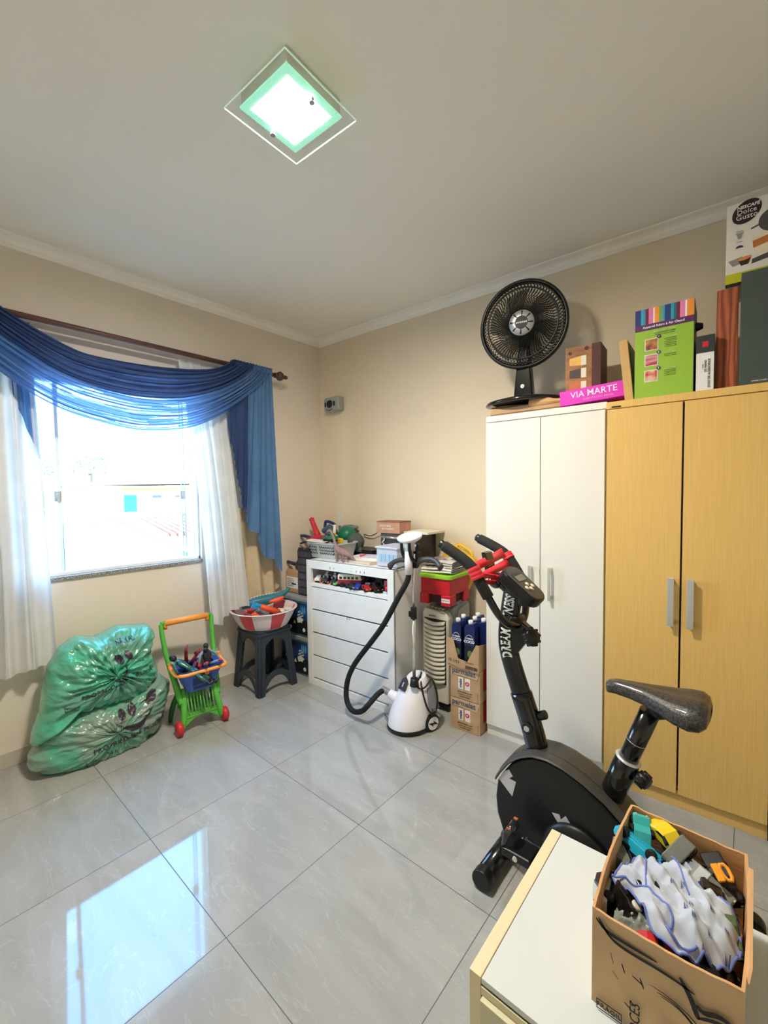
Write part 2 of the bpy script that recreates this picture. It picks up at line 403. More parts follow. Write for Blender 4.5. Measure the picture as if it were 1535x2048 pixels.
for y in (.05, .85):
    g = M(); g.bx(0.01, .05, y, y+.3, 4.33, 4.42); g.obj('window', mat('far_glass', (60, 60, 65), .3, var=.05), fh)
grd = M(); grd.bx(-60, -3.2, -30, 60, -3.2, -3.0); struct(grd.obj('ground', mat('pale_ground', (190, 186, 176), .9, var=.1, vscale=.5)))
leaf_m = mat('tree_leaves', (120, 140, 90), .8, var=.3, vscale=3)
def tree(y, z, lab):
    t = T('leafy_tree', lab, 'tree', (-24, y*1.3, -3))
    tr = M(); tr.tube([(0, 0, 0), (.05, .02, z+1.5), (0, 0, z+2.6)], [.14, .1, .05]); tr.obj('trunk', mat('bark', (110, 90, 70), .9, var=.2), t)
    c = M()
    for k in range(150):
        a = random.random()*2*PI; r = random.random()**.5*.9; hh = random.uniform(-.5, .45)
        p = Vector((r*math.cos(a)*.8, r*math.sin(a)*.8, z+3+hh))
        n = Vector((random.uniform(-1, 1), random.uniform(-1, 1), random.uniform(-1, 1))).normalized(); q = n.orthogonal().normalized()*.09; w = n.cross(q).normalized()*.05
        v = [c.b.verts.new(p+d) for d in (q, w, -q, -w)]; c._f(v, 0)
    c.obj('foliage', leaf_m, t, recalc=False)
tree(3.4, 2.9, 'far tree crown, left one of the two beyond the window'); tree(4.9, 2.95, 'far tree crown, right one of the two beyond the window')

# ------------------------------------------------------------------ ceiling lamp
lamp = T('ceiling_lamp', 'square glass flush ceiling lamp, lit', 'ceiling lamp', (-1.19, .93, ZC), math.radians(3))
m = M(); m.bx(-.115, .115, -.115, .115, -.052, 0); m.obj('lamp_body', mat('lamp_white_metal', (215, 214, 206), .5, bump=.01), lamp, bevel=.003)
def clear_glass_sheet():
    g = M(); g.bx(-.152, .152, -.152, .152, -.066, -.060); return g
clear_glass_sheet().obj('glass_sheet', glass_mat('lamp_clear_glass', (251, 252, 251)), lamp)
e = M()
for a in range(4):
    c, s_ = math.cos(a*PI/2), math.sin(a*PI/2)
    e.box((c*.1527, s_*.1527, -.063), ((.0010 if a % 2 == 0 else .306), (.306 if a % 2 == 0 else .0010), .0055))
e.obj('polished_edge', mat('polished_glass_edge', (205, 240, 220), .3, emit=((200, 240, 220), .12)), lamp)
m = M(); m.bx(-.118, .118, .093, .118, -.0595, -.053); m.bx(-.118, .118, -.118, -.093, -.0595, -.053); m.bx(-.118, -.093, -.093, .093, -.0595, -.053); m.bx(.093, .118, -.093, .093, -.0595, -.053); m.obj('frosted_rim', mat('frosted_green_glass', (170, 225, 200), .6, emit=((150, 228, 200), .24)), lamp)
m = M(); m.bx(-.0925, .0925, -.0925, .0925, -.0592, -.0535); m.obj('diffuser', mat('lamp_diffuser', (255, 255, 255), .5, emit=((255, 243, 228), LAMP_STRENGTH)), lamp)
for x, y in ((.098, .0), (-.098, 0.0)):
    m = M(); m.cyl((x, y, -.078), (x, y, -.066), .007); m.cyl((x, y, -.081), (x, y, -.078), .009); m.obj('screw', SILVER, lamp)

# ------------------------------------------------------------------ curtains
def sheer(name, c1, c2, transl=0.55, clear=0.12, split=None, rough=0.8):
    m = bpy.data.materials.new(name); m.use_nodes = True; nt = m.node_tree; N = nt.nodes; L = nt.links
    for n in list(N): N.remove(n)
    o = N.new('ShaderNodeOutputMaterial'); d = N.new('ShaderNodeBsdfDiffuse'); t = N.new('ShaderNodeBsdfTranslucent'); a = N.new('ShaderNodeMixShader'); tr = N.new('ShaderNodeBsdfTransparent'); bx = N.new('ShaderNodeMixShader')
    tc = N.new('ShaderNodeTexCoord'); ns = N.new('ShaderNodeTexNoise'); ns.inputs['Scale'].default_value = 9; ns.inputs['Detail'].default_value = 4; L.new(tc.outputs['Object'], ns.inputs[0])
    rp = N.new('ShaderNodeValToRGB'); rp.color_ramp.elements[0].position = .3; rp.color_ramp.elements[1].position = .7
    rp.color_ramp.elements[0].color = (*rgb(*c1), 1); rp.color_ramp.elements[1].color = (*rgb(*c2), 1); L.new(ns.outputs[0], rp.inputs[0])
    L.new(rp.outputs[0], d.inputs[0]); L.new(rp.outputs[0], t.inputs[0]); tr.inputs[0].default_value = (*rgb(*c2), 1)
    wv = N.new('ShaderNodeTexNoise'); wv.inputs['Scale'].default_value = 700; L.new(tc.outputs['Object'], wv.inputs[0])
    bp = N.new('ShaderNodeBump'); bp.inputs['Strength'].default_value = .15; bp.inputs['Distance'].default_value = .001; L.new(wv.outputs[0], bp.inputs['Height']); L.new(bp.outputs[0], d.inputs['Normal'])
    a.inputs[0].default_value = transl; bx.inputs[0].default_value = clear
    L.new(d.outputs[0], a.inputs[1]); L.new(t.outputs[0], a.inputs[2]); L.new(a.outputs[0], bx.inputs[1]); L.new(tr.outputs[0], bx.inputs[2]); L.new(bx.outputs[0], o.inputs[0])
    return m
WHC = sheer('white_curtain_linen', (226, 226, 224), (236, 236, 235), .30, .0)
BLL = sheer('light_blue_voile', (98, 138, 186), (112, 152, 200), .40, .06)
BLD = sheer('dark_blue_voile', (66, 84, 128), (76, 96, 142), .35, .05)
BLLT = sheer('light_blue_voile_single_layer', (120, 160, 220), (140, 175, 230), .55, .45)
BLDT = sheer('dark_blue_voile_single_layer', (84, 104, 150), (96, 120, 170), .50, .25)
def interp(pts, t):
    for i in range(len(pts)-1):
        if t <= pts[i+1][0] or i == len(pts)-2:
            a, b_ = pts[i], pts[i+1]; k = (t-a[0])/(b_[0]-a[0]) if b_[0] != a[0] else 0
            k = max(0, min(1, k)) if i not in (0, len(pts)-2) else k
            return a[1]+(b_[1]-a[1])*k
def poly_at(pts, s):
    pts = [Vector(p) for p in pts]; L = [0]
    for i in range(1, len(pts)): L.append(L[-1]+(pts[i]-pts[i-1]).length)
    d = s*L[-1]
    for i in range(1, len(pts)):
        if d <= L[i] or i == len(pts)-1:
            k = (d-L[i-1])/max(1e-6, L[i]-L[i-1]); return pts[i-1].lerp(pts[i], k)
def smoothp(pts, n=2):
    pts = [Vector(p) for p in pts]
    for _ in range(n):
        q = [pts[0]]
        for i in range(len(pts)-1): q += [pts[i]*.75+pts[i+1]*.25, pts[i]*.25+pts[i+1]*.75]
        pts = q+[pts[-1]]
    return pts

woodr = mat('reddish_brown_rod', (104, 70, 66), .45, col2=(78, 50, 48), vscale=12, stretch=(1, .05, 1))
rod = T('curtain_rod', 'double dark wooden curtain rod above the window with turned finial', 'curtain rod', (-2.8, 1.0, 2.315))
m = M(); m.cyl((.03, -1.15, -.012), (.03, .955, -.012), .015); m.obj('rod', woodr, rod)
m = M(); m.cyl((-.04, -1.15, .012), (-.04, .94, .012), .015); m.obj('rod', woodr, rod)
m = M(); m.lathe([(0, 0), (.02, 0), (.02, .012), (.012, .018), (.03, .03), (.036, .045), (.03, .062), (.014, .072), (.012, .08), (.016, .09), (.012, .11), (0, .112)], 20, (.03, .955, -.012), rot=(-PI/2, 0, 0)); m.obj('finial', woodr, rod)
m = M(); m.lathe([(0, 0), (.018, 0), (.014, .02), (0, .022)], 16, (-.04, .94, .012), rot=(-PI/2, 0, 0)); m.obj('end_cap', woodr, rod)
for y in (.9, -1.1):
    m = M(); m.bx(-.105, -.09, y-.02, y+.02, -.06, .04); m.bx(-.1, .03, y-.008, y+.008, -.035, -.026); m.obj('bracket', woodr, rod, bevel=.003)

def drape(name, label, mtl, top, bot, xt, xb, npl, amp, sub=200, nv=50, kfun=None, parent=None):
    m = M()
    top = smoothp(top, 1); bot = smoothp(bot, 1)
    def f(s, t):
        a = poly_at(top, s); b_ = poly_at(bot, s)
        y = a.x+(b_.x-a.x)*t; z = a.y+(b_.y-a.y)*t
        if kfun: y, z = kfun(s, t, y, z)
        ph = s*npl*2*PI + 1.2*noise.noise(Vector((s*3, t*1.5, 4)))
        w = math.sin(ph) + .35*math.sin(2.3*ph+t*3)
        am = amp*(.35+.65*min(1, t*3))*(1+.5*noise.noise(Vector((s*4, t*2, 1))))
        x = xt+(xb-xt)*t + am*w
        return Vector((x, y+am*.4*math.cos(ph), z))
    m.grid(f, sub, nv)
    return m.obj(name, mtl, parent, recalc=False)
wr_c = drape('white_curtain', '', WHC, [(1.255, 2.29), (1.56, 2.29)], [(1.375, .545), (1.46, .49), (1.50, .582), (1.68, .60)], -2.835, -2.75, 4.5, .018,
    kfun=lambda s, t, y, z: (y + .02*math.sin(t*PI)*(1-s) - .0*s, z))
tag(wr_c, 'white curtain right of the window, its foot gathered into the striped basin', 'curtain')
wl_c = drape('white_curtain', '', WHC, [(.14, 2.29), (.50, 2.29)], [(.12, .50), (.40, .495), (.42, .515), (.535, .505)], -2.835, -2.80, 4.2, .020,
    kfun=lambda s, t, y, z: (y + .012*t*s, z))
tag(wl_c, 'long white curtain left of the window, hanging straight beside the bags', 'curtain')

# swag scarf
scarf = T('blue_scarf_valance', 'two-tone blue voile scarf swagged over the curtain rod with a tapering tail', 'curtain', (-2.77, 1.0, 2.31))
topc = smoothp([(.36, .33*0+2.335), (.40, 2.30), (.506, 2.245), (.633, 2.19), (.726, 2.165), (.93, 2.165), (1.165, 2.18), (1.377, 2.213), (1.50, 2.26), (1.60, 2.335)], 2)
botc = smoothp([(.04, 2.335), (.10, 2.24), (.22, 2.12), (.377, 1.995), (.469, 1.925), (.594, 1.86), (.714, 1.825), (.917, 1.79), (1.031, 1.79), (1.215, 1.815), (1.352, 1.86), (1.546, 1.97), (1.712, 2.10), (1.85, 2.22), (1.915, 2.335)], 2)
def swagf(s, t, t0, t1):
    tt = t0+(t1-t0)*t
    a = poly_at(topc, s); b_ = poly_at(botc, s); y = a.x+(b_.x-a.x)*tt; z = a.y+(b_.y-a.y)*tt
    env = math.sin(PI*s)**.5
    ph = tt*13*2*PI + 2.5*noise.noise(Vector((s*2.5, tt*4, 2)))
    w = math.sin(ph)
    am = .011*(.6+.6*env)
    z += .006*env*math.cos(ph*1.7+s*5)
    x = .035 + .03*env*math.sin(PI*tt) + am*w
    if s < .03 or s > .97: x += .0
    return Vector((x, y-1.0, z-2.31))
def thin(s, t, k):
    v = noise.noise(Vector((s*2.2+3*k, t*34, 5+k))) + .35*noise.noise(Vector((s*9, t*70, 1)))
    return 1 if v > (.02 if k else .10) else 0
m = M(); m.grid(lambda s, t: swagf(s, t, 0, .50), 120, 150, mf=lambda s, t: thin(s, t, 0)); m.obj('dark_swag', [BLD, BLDT], scarf, recalc=False)['label'] = 'dark navy-blue upper swag'
m = M(); m.grid(lambda s, t: swagf(s, t, .50, 1), 120, 150, mf=lambda s, t: thin(s, t, 1)); m.obj('light_swag', [BLL, BLLT], scarf, recalc=False)['label'] = 'lighter sky-blue lower swag'
# wraps over the rod
for y0, y1, mm in ((.36-1, .04-1, BLD), (1.60-1, 1.74-1, BLD), (1.74-1, 1.905-1, BLL)):
    m = M(); m.grid(lambda s, t, y0=y0, y1=y1: Vector((.0+.042*math.cos(-.4+t*3.2)-.0, y0+(y1-y0)*s, .0+.032*math.sin(-.4+t*3.2)+.003*math.sin(s*50)-.005)), 40, 12); m.obj('rod_wrap', mm, scarf, recalc=False)
# hanging tail, dark inner and light outer layers
def tailf(top, bot, x, npl, amp):
    tp = smoothp(top, 0); bt = [Vector(p) for p in bot]
    def f(s, t):
        a = poly_at(tp, s); b_ = poly_at(bt, s); y = a.x+(b_.x-a.x)*t; z = a.y+(b_.y-a.y)*t
        ph = s*npl*2*PI+1.0*noise.noise(Vector((s*3, t*2, 9)))
        return Vector((x+amp*math.sin(ph)*(.5+.5*t), y-1.0+.3*amp*math.cos(ph), z-2.31))
    return f
dk = [(1.553, 1.97), (1.545, 1.87), (1.566, 1.79)]
for i in range(9):
    a = Vector((1.566, 1.78)).lerp(Vector((1.648, 1.30)), i/8); dk += [(a.x+.012, a.y), (a.x-.004, a.y-.018)]
dk += [(1.66, 1.29), (1.70, 1.31), (1.72, 1.33)]
m = M(); m.grid(tailf([(1.54, 2.05), (1.62, 2.12), (1.72, 2.17)], dk, .02, 3, .006), 90, 60); m.obj('tail_lining', BLD, scarf, recalc=False)['label'] = 'dark blue scalloped inner layer of the tail'
lt = [(1.668, 1.30), (1.668, 1.161), (1.70, 1.135), (1.758, 1.115), (1.762, 1.01), (1.785, .99), (1.80, .93), (1.885, .905), (1.90, .86), (1.952, .80), (1.956, .82)]
m = M(); m.grid(tailf([(1.70, 2.13), (1.80, 2.20), (1.905, 2.315)], lt, .035, 6.5, .010), 150, 70); m.obj('tail', BLL, scarf, recalc=False)['label'] = 'light blue stepped tail'
m = M(); m.grid(lambda s, t: Vector((-.055+.01*math.sin(s*20), -.60+.105*s+.02*t, -.02-(.35+.35*s)*t)), 40, 20); m.obj('tail', BLL, scarf, recalc=False)['label'] = 'light blue tail tucked behind the left white curtain'
# beige cloth hanging low in the corner
bg = M()
def bgf(s, t):
    y = 1.66+.36*s; z = 1.30-(.62+.10*math.sin(s*2.5+.4))*t
    return Vector((-2.872+.020*math.sin(s*17+2*t)+.05*t*t*math.sin(s*PI), y+.05*t*t*(1-s), z))
bg.grid(bgf, 70, 30); tag(bg.obj('beige_cloth', mat('beige_canvas', (206, 186, 152), .9, bump=.1, bscale=300, var=.05), recalc=False), 'beige canvas cloth hanging on the wall below the blue tail', 'cloth')

# ------------------------------------------------------------------ wall fittings
sn = TB('wall_siren', 'small grey alarm siren box high on the back wall near the corner', 'siren', .205, .02, 2.15)
m = M(); m.bx(-.085, .085, -.055, .02, -.058, .058); m.obj('housing', mat('siren_grey', (160, 162, 158), .45, var=.04), sn, bevel=.014, seg=3)
m = M(); m.cyl((-.015, -.052, 0), (-.015, -.062, 0), .034, .030); m.cyl((-.015, -.06, 0), (-.015, -.064, 0), .018, mi=0); m.obj('speaker_grille', BLACK, sn)
for x in (-.066, .036):
    m = M(); m.bx(x-.009, x+.009, -.058, -.05, -.02, .02); m.obj('vent', BLACK, sn, bevel=.003)
m = M(); m.prism([(-.03, -.04), (0, -.052), (.03, -.04), (.03, -.046), (0, -.058), (-.03, -.046)], (-.015, -.056, 0), (1, 0, 0), (0, 0, 1), (0, -.004, 0)); m.obj('chevron', DARK, sn)
sw = TB('wall_socket', 'small cream wall socket plate low on the back wall above the chest', 'socket', .225, 0.0, 1.17)
m = M(); m.bx(-.038, .038, -.008, 0, -.058, .058); m.obj('plate', CREAM, sw, bevel=.003); m = M(); m.bx(-.012, .012, -.012, -.006, -.02, .02); m.obj('switch', WHITE, sw, bevel=.002)

# ------------------------------------------------------------------ wardrobes
pine = mat('maple_melamine', (232, 192, 116), .42, col2=(224, 182, 104), vscale=22, stretch=(9, 9, .3), bump=.01, vlo=.3, vhi=.7)
beige_edge = mat('cream_edging', (232, 224, 200), .45, var=.03, vscale=5)
whd = mat('white_melamine', (234, 232, 226), .32, var=.02, vscale=3)
def wardrobe(name, label, u0, v, wd, hh, n, mm, doorm, dw, plz, dep, dtop):
    t = TB(name, label, 'wardrobe', u0, v, 0)
    D = dep
    b = M(); b.bx(0, wd, .018, D, plz, hh-.03); b.obj('body', mm, t, bevel=.0015)
    b = M(); b.bx(-.002, wd+.002, -.004, D, hh-.032, hh); b.obj('top_panel', mm, t, bevel=.002)
    b = M(); b.bx(0.0, wd, .004, .022, 0, plz+.02); b.bx(0, .018, .02, D, 0, plz); b.bx(wd-.018, wd, .02, D, 0, plz); b.obj('plinth', mm, t, bevel=.001)
    return t
ww = wardrobe('white_wardrobe', 'white two-door wardrobe beside the milk cartons', 1.748, .395, .607, 1.815, 2, whd, whd, .3, .065, .375, 1.78)
for k in range(2):
    x0 = .003+k*.3025
    d = M(); d.bx(x0, x0+.299, -.014, .016, .065, 1.777); dr = d.obj('door', whd, ww, bevel=.002)
    hx = x0+(.299-.045 if k == 0 else .052)
    h = M(); h.bx(hx-.007, hx+.007, -.045, -.037, .835, 1.008); h.bx(hx-.007, hx+.007, -.04, -.012, .84, .86); h.bx(hx-.007, hx+.007, -.04, -.012, .985, 1.004); h.obj('handle', CHROME, dr, bevel=.002)
yw = wardrobe('maple_wardrobe', 'tall yellow maple wardrobe with silver bar handles', 2.365, .437, 1.19, 1.803, 4, pine, pine, .29, .055, .42, 1.765)
dx = [(.004, .290), (.297, .588), (.594, .884), (.889, 1.186)]
for k, (x0, x1) in enumerate(dx):
    d = M(); d.bx(x0, x1, -.014, .016, .068, 1.766); dr = d.obj('door', pine, yw, bevel=.0015)
    hx = (x1-.030) if k % 2 == 0 else x0+.032
    h = M(); h.bx(hx-.012, hx+.012, -.046, -.038, .812, 1.02); h.bx(hx-.010, hx+.010, -.04, -.012, .820, .838); h.bx(hx-.010, hx+.010, -.04, -.012, .994, 1.012); h.obj('handle', STEEL, dr, bevel=.0015)
m = M(); m.bx(.02, .058, -.0065, -.004, 1.775, 1.781); m.obj('maker_plate', BLACK, yw)
m = M(); m.bx(.590, .5925, -.002, .006, 0.0, .07); m.obj('plinth_joint', INKB, yw)
# dark shadow gap panel between the doors (closed interior seen as black gap)
m = M(); m.bx(.2905, .2965, .012, .0185, .09, 1.765); m.obj('door_gap', BLACK, yw)

# ------------------------------------------------------------------ chest of drawers
chw = mat('painted_white_wood', (236, 236, 234), .4, var=.04, vscale=5)
ch = TB('chest_of_drawers', 'white chest of four drawers with an open niche full of toys', 'chest of drawers', .415, .562, 0)
CWd, CD, CHt = .795, .50, .92
b = M(); b.bx(0, .02, .0, CD, 0, CHt); b.bx(CWd-.02, CWd, .0, CD, 0, CHt); b.bx(0, CWd, CD-.012, CD, 0, CHt); b.bx(.02, CWd-.02, .03, CD-.012, .735, .752); b.bx(.02, CWd-.02, .03, CD-.012, .03, .05); b.obj('carcass', chw, ch, bevel=.0015)
b = M(); b.bx(0, CWd, 0.0, CD, CHt-.018, CHt); b.obj('top', chw, ch, bevel=.002)
b = M()
b.prism([(0, 0), (.048, .048), (.048, CHt-.06), (0, CHt)], (0, -.004, 0), (1, 0, 0), (0, 0, 1), (0, .022, 0))
b.prism([(CWd, 0), (CWd-.048, .048), (CWd-.048, CHt-.06), (CWd, CHt)], (0, -.004, 0), (1, 0, 0), (0, 0, 1), (0, .022, 0))
b.prism([(0, CHt), (.048, CHt-.06), (CWd-.048, CHt-.06), (CWd, CHt)], (0, -.004, 0), (1, 0, 0), (0, 0, 1), (0, .022, 0))
b.prism([(0, 0), (.048, .048), (CWd-.048, .048), (CWd, 0)], (0, -.004, 0), (1, 0, 0), (0, 0, 1), (0, .022, 0))
b.bx(.048, CWd-.048, .0, .02, .728, .755); b.obj('front_frame', chw, ch, bevel=.0015)
for k in range(4):
    z1 = .722-k*.1685; z0 = z1-.158
    d = M(); d.bx(.050, CWd-.050, .002, .02, z0, z1); d.bx(.07, CWd-.07, .02, CD-.04, z0+.01, z1-.03); d.obj('drawer', chw, ch, bevel=.002)
# stickers on the rail and drawer
def figsticker(x, z, s_, mm):
    m = M()
    m.sph((x, -.0046, z+s_*.7), (s_*.25, .0004, s_*.25), 0, 10, 6); m.prism([(-.3, -.3), (.3, -.3), (.22, .5), (-.22, .5)], (x, -.0042, z), (s_, 0, 0), (0, 0, s_), (0, -.0008, 0))
    m.prism([(-.5, -1), (-.3, -1), (0, -.2), (.3, -1), (.5, -1), (.25, -.2), (-.25, -.2)], (x, -.0042, z), (s_, 0, 0), (0, 0, s_), (0, -.0008, 0))
    m.obj('sticker', mm, ch)
SG = [mat('sticker_green', (90, 130, 120), .5, var=.1), mat('sticker_grey', (60, 60, 70), .5, var=.1), mat('sticker_pale', (190, 190, 180), .5, var=.1), mat('sticker_purple', (110, 50, 80), .5, var=.1)]
for x, mi, s_ in ((.245, 0, .010), (.28, 1, .007), (.445, 2, .006), (.49, 3, .008), (.525, 3, .008), (.56, 3, .009)): figsticker(x, .882, s_, SG[mi])
figsticker(.40, .553, .009, SG[1]); figsticker(.425, .552, .006, SG[1])

# ------------------------------------------------------------------ toy builders
def toy_car(label, col, loc, rz=0.0, L=.075, rot=None, kind='sedan', group=None, name='toy_car', wheel=RUB, u=None, hub=SILVER, under=None):
    t = T(name, label, 'toy car', loc, rz, group, rot)
    Wd = L*.42; wr = L*.11
    prof = {'sedan': [(-.5, .12), (-.5, .24), (-.46, .30), (-.30, .33), (-.18, .46), (.12, .46), (.26, .32), (.46, .27), (.5, .20), (.5, .12)],
            'sport': [(-.5, .12), (-.5, .30), (-.40, .33), (-.22, .40), (.02, .41), (.22, .28), (.48, .20), (.5, .12)],
            'truck': [(-.5, .16), (-.5, .36), (-.08, .36), (-.06, .56), (.16, .56), (.26, .40), (.48, .37), (.5, .16)],
            'bus': [(-.5, .12), (-.5, .46), (-.46, .52), (.40, .52), (.47, .44), (.5, .28), (.5, .12)]}[kind]
    m = M(); m.prism([(x*L, z*L) for x, z in prof], (0, -Wd/2, 0), (1, 0, 0), (0, 0, 1), (0, Wd, 0)); m.obj('body', col, t, bevel=L*.03, seg=3)
    wp = {'sedan': [(-.27, .335), (-.165, .435), (.10, .435), (.215, .33)], 'sport': [(-.2, .33), (-.12, .385), (.02, .39), (.17, .29)], 'truck': [(-.03, .40), (-.02, .53), (.14, .53), (.21, .40)], 'bus': [(-.46, .34), (-.46, .46), (.41, .46), (.46, .34)]}[kind]
    m = M(); m.prism([(x*L, z*L) for x, z in wp], (0, -Wd/2-.0006, 0), (1, 0, 0), (0, 0, 1), (0, Wd+.0012, 0))
    if kind in ('sedan', 'sport'): m.prism([(-.3, 0), (.3, 0), (.26, 1), (-.26, 1)], (wp[3][0]*L+.0006, 0, wp[3][1]*L-.0), (0, L, 0), ((wp[2][0]-wp[3][0])*L, 0, (wp[2][1]-wp[3][1])*L), (.0008, 0, .0008))
    m.obj('windows', WINDOWT, t)
    m = M(); m.bx(-L*.46, L*.46, -Wd*.44, Wd*.44, L*.08, L*.13)
    m.obj('chassis', under or BLACK, t, bevel=L*.01)
    for x in (-.3, .3):
        for y in (-1, 1):
            w = M(); w.lathe([(wr*.5, -L*.055), (wr*.9, -L*.055), (wr, -L*.035), (wr, L*.035), (wr*.9, L*.055), (wr*.5, L*.055)], 16, (x*L, y*Wd*.47, wr), rot=(PI/2, 0, 0)); wo_ = w.obj('wheel', wheel, t)
            h = M(); h.lathe([(0, -L*.05), (wr*.52, -L*.05), (wr*.52, L*.05), (0, L*.05)], 12, (x*L, y*Wd*.47, wr), rot=(PI/2, 0, 0)); h.obj('hub', hub, wo_)
    for y in (-.32, .32):
        m = M(); m.sph((L*.5, y*Wd, L*.21), (L*.015, L*.035, L*.025), 0, 8, 6); m.obj('headlight', mat('toy_headlight', (240, 235, 200), .2, bump=.01), t)
    return t
def figure(label, loc, rot, S, body, limb, head, boots, group=None, arms=((.26, .12, .30), (-.26, .10, .28)), legs=((.12, .02, -.5), (-.12, .02, -.5)), name='action_figure'):
    t = T(name, label, 'toy figure', loc, 0, group, rot)
    m = M(); m.tube([(0, 0, 0), (0, .0, .10*S), (0, .0, .24*S), (0, 0, .34*S), (0, 0, .37*S)], [.085*S, .075*S, .115*S, .08*S, .035*S], 14, flat=.65, smooth=1); m.obj('torso', body, t)
    m = M(); m.sph((0, 0, .45*S), (.06*S, .065*S, .08*S)); m.obj('head', head, t)
    for sx_, (ax, ay, az) in zip((1, -1), arms):
        m = M(); m.tube([(.10*S*sx_, 0, .31*S), (ax*.7*S, ay*.3*S, (.31+az)/2*S), (ax*S, ay*S, az*S-.15*S)], [.04*S, .034*S, .024*S], 10); o = m.obj('arm', limb, t)
        m = M(); m.sph((ax*S, ay*S, az*S-.17*S), (.034*S, .03*S, .042*S), 0, 10, 8); m.obj('hand', boots, o)
    for sx_, (ax, ay, az) in zip((1, -1), legs):
        m = M(); m.tube([(.045*S*sx_, 0, .0), ((.045*sx_+ax)/2*S, ay*.3*S+.01*S, az*.5*S), (ax*S, ay*S, az*S)], [.055*S, .045*S, .03*S], 10); o = m.obj('leg', limb, t)
        m = M(); m.tube([(ax*.8*S, ay*S, az*.8*S), (ax*S, ay*S, az*S), (ax*S, ay*S-.01*S, az*S*1.08), (ax*S, ay*S-.09*S, az*S*1.10)], [.040*S, .038*S, .034*S, .022*S], 10); m.obj('boot', boots, o)
    return t

# toys in the niche (chest frame: local x along wall)
NZ = .7525
def nich(x, y=.05): return ch.location + (UD*x - VD*y) + Vector((0, 0, NZ))
CYANT = mat('cyan_toy_paint', (40, 180, 220), .3, coat=.3, var=.05)
ORW = mat('orange_toy_tyre', (240, 110, 70), .6, var=.05)
for k, (x, col, kd, lab) in enumerate(((.075, WHITE, 'truck', 'white and silver toy truck with one orange tyre, far left in the niche'), (.155, DARK, 'truck', 'grey toy robot-truck with fat orange tyres, left part of the niche'), (.235, DARK, 'truck', 'grey toy robot-truck with orange tyres beside the green car'))):
    t = toy_car(lab, col, nich(x, .06), BETA-PI/2+.25, .095, kind=kd, wheel=ORW)
    if k:
        m = M(); m.bx(-.014, .014, -.013, .013, .046, .070); m.bx(-.022, -.004, -.026, .026, .050, .066); m.bx(.012, .03, -.02, -.01, .045, .06); m.bx(.012, .03, .01, .02, .045, .06); m.sph((0, 0, .080), .012); m.obj('robot_torso', SILVER, t, bevel=.001)
toy_car('small light green toy sports car in the niche', mat('green_toy_paint', (110, 190, 90), .3, coat=.3, var=.05), nich(.285, .045), BETA-PI/2-.3, .088, kind='sport')
bus = toy_car('red and cream toy van in the niche, largest toy there', mat('dark_red_toy_paint', (150, 35, 50), .3, coat=.3, var=.05), nich(.375, .07), BETA+.42, .135, kind='bus')
m = M(); m.prism([(-.49*.135, .30*.135), (-.49*.135, .46*.135), (-.45*.135, .535*.135), (.40*.135, .535*.135), (.46*.135, .46*.135), (.5*.135, .30*.135)], (0, -.0292, 0), (1, 0, 0), (0, 0, 1), (0, .0584, 0)); m.obj('roof', CREAM, bus, bevel=.003)
for q in range(5):
    for y in (-.0297, .0297):
        m = M(); m.bx(-.055+q*.022, -.041+q*.022, y-.0008, y+.0008, .046, .058); m.obj('side_window', WINDOWT, bus)
bus.scale = (1.3, 1.3, 1.3)
toy_car('dark grey toy car beside the red van', DARK, nich(.415, .02), BETA-.3, .09, kind='sport')
toy_car('blue toy racing car with white stripes in the niche', mat('blue_toy_paint', (40, 60, 150), .3, coat=.3, var=.05), nich(.475, .035), BETA-1.3, .10, kind='sport', hub=WHITE)
toy_car('blue and white toy car in front of the red van', mat('pale_blue_toy_paint', (205, 215, 235), .3, coat=.3, var=.05), nich(.50, .10), BETA-1.0, .085, kind='sedan')
toy_car('low red toy racing car in the niche', mat('red_toy_paint', (190, 45, 50), .3, coat=.3, var=.05), nich(.545, .03), BETA-.5, .10, kind='sport')
pc = toy_car('black toy off-roader with white door sign in the niche', BLACKG, nich(.615, .045), BETA-.35, .115, kind='truck')
m = M(); m.bx(-.035, .0, -.0225, -.0212, .024, .036); m.obj('door_sign', WHITE, pc)
fb = TB('toy_card', 'pink and red toy figure on a clear backing card, right end of the niche', 'toy', .415+.71, .562-.05, NZ, rz=-.15)
m = M(); m.prism([(-.04, .0), (.035, 0), (.035, .085), (-.045, .078)], (0, 0, 0), (1, 0, 0), (0, .12, 1), (0, .003, 0)); m.obj('card', mat('pink_card', (205, 120, 120), .5, col2=(150, 40, 50), vscale=30), fb)
m = M(); m.sph((.005, -.012, .06), .012); m.tube([(.005, -.012, .05), (.005, -.012, .02)], [.012, .016], 10); m.obj('figure', RED, fb)
m = M(); m.bx(-.015, .02, -.03, -.008, 0, .018); m.obj('base', mat('pale_blue_plastic', (180, 210, 235), .4, var=.05), fb, bevel=.002)
toy_car('dim grey toy car deep in the niche behind the white-topped van', DARK, nich(.36, .25), BETA+.2, .12, kind='sedan')
toy_car('dim grey toy car deep in the niche behind the black off-roader', DARK, nich(.57, .26), BETA-.2, .12, kind='sport')

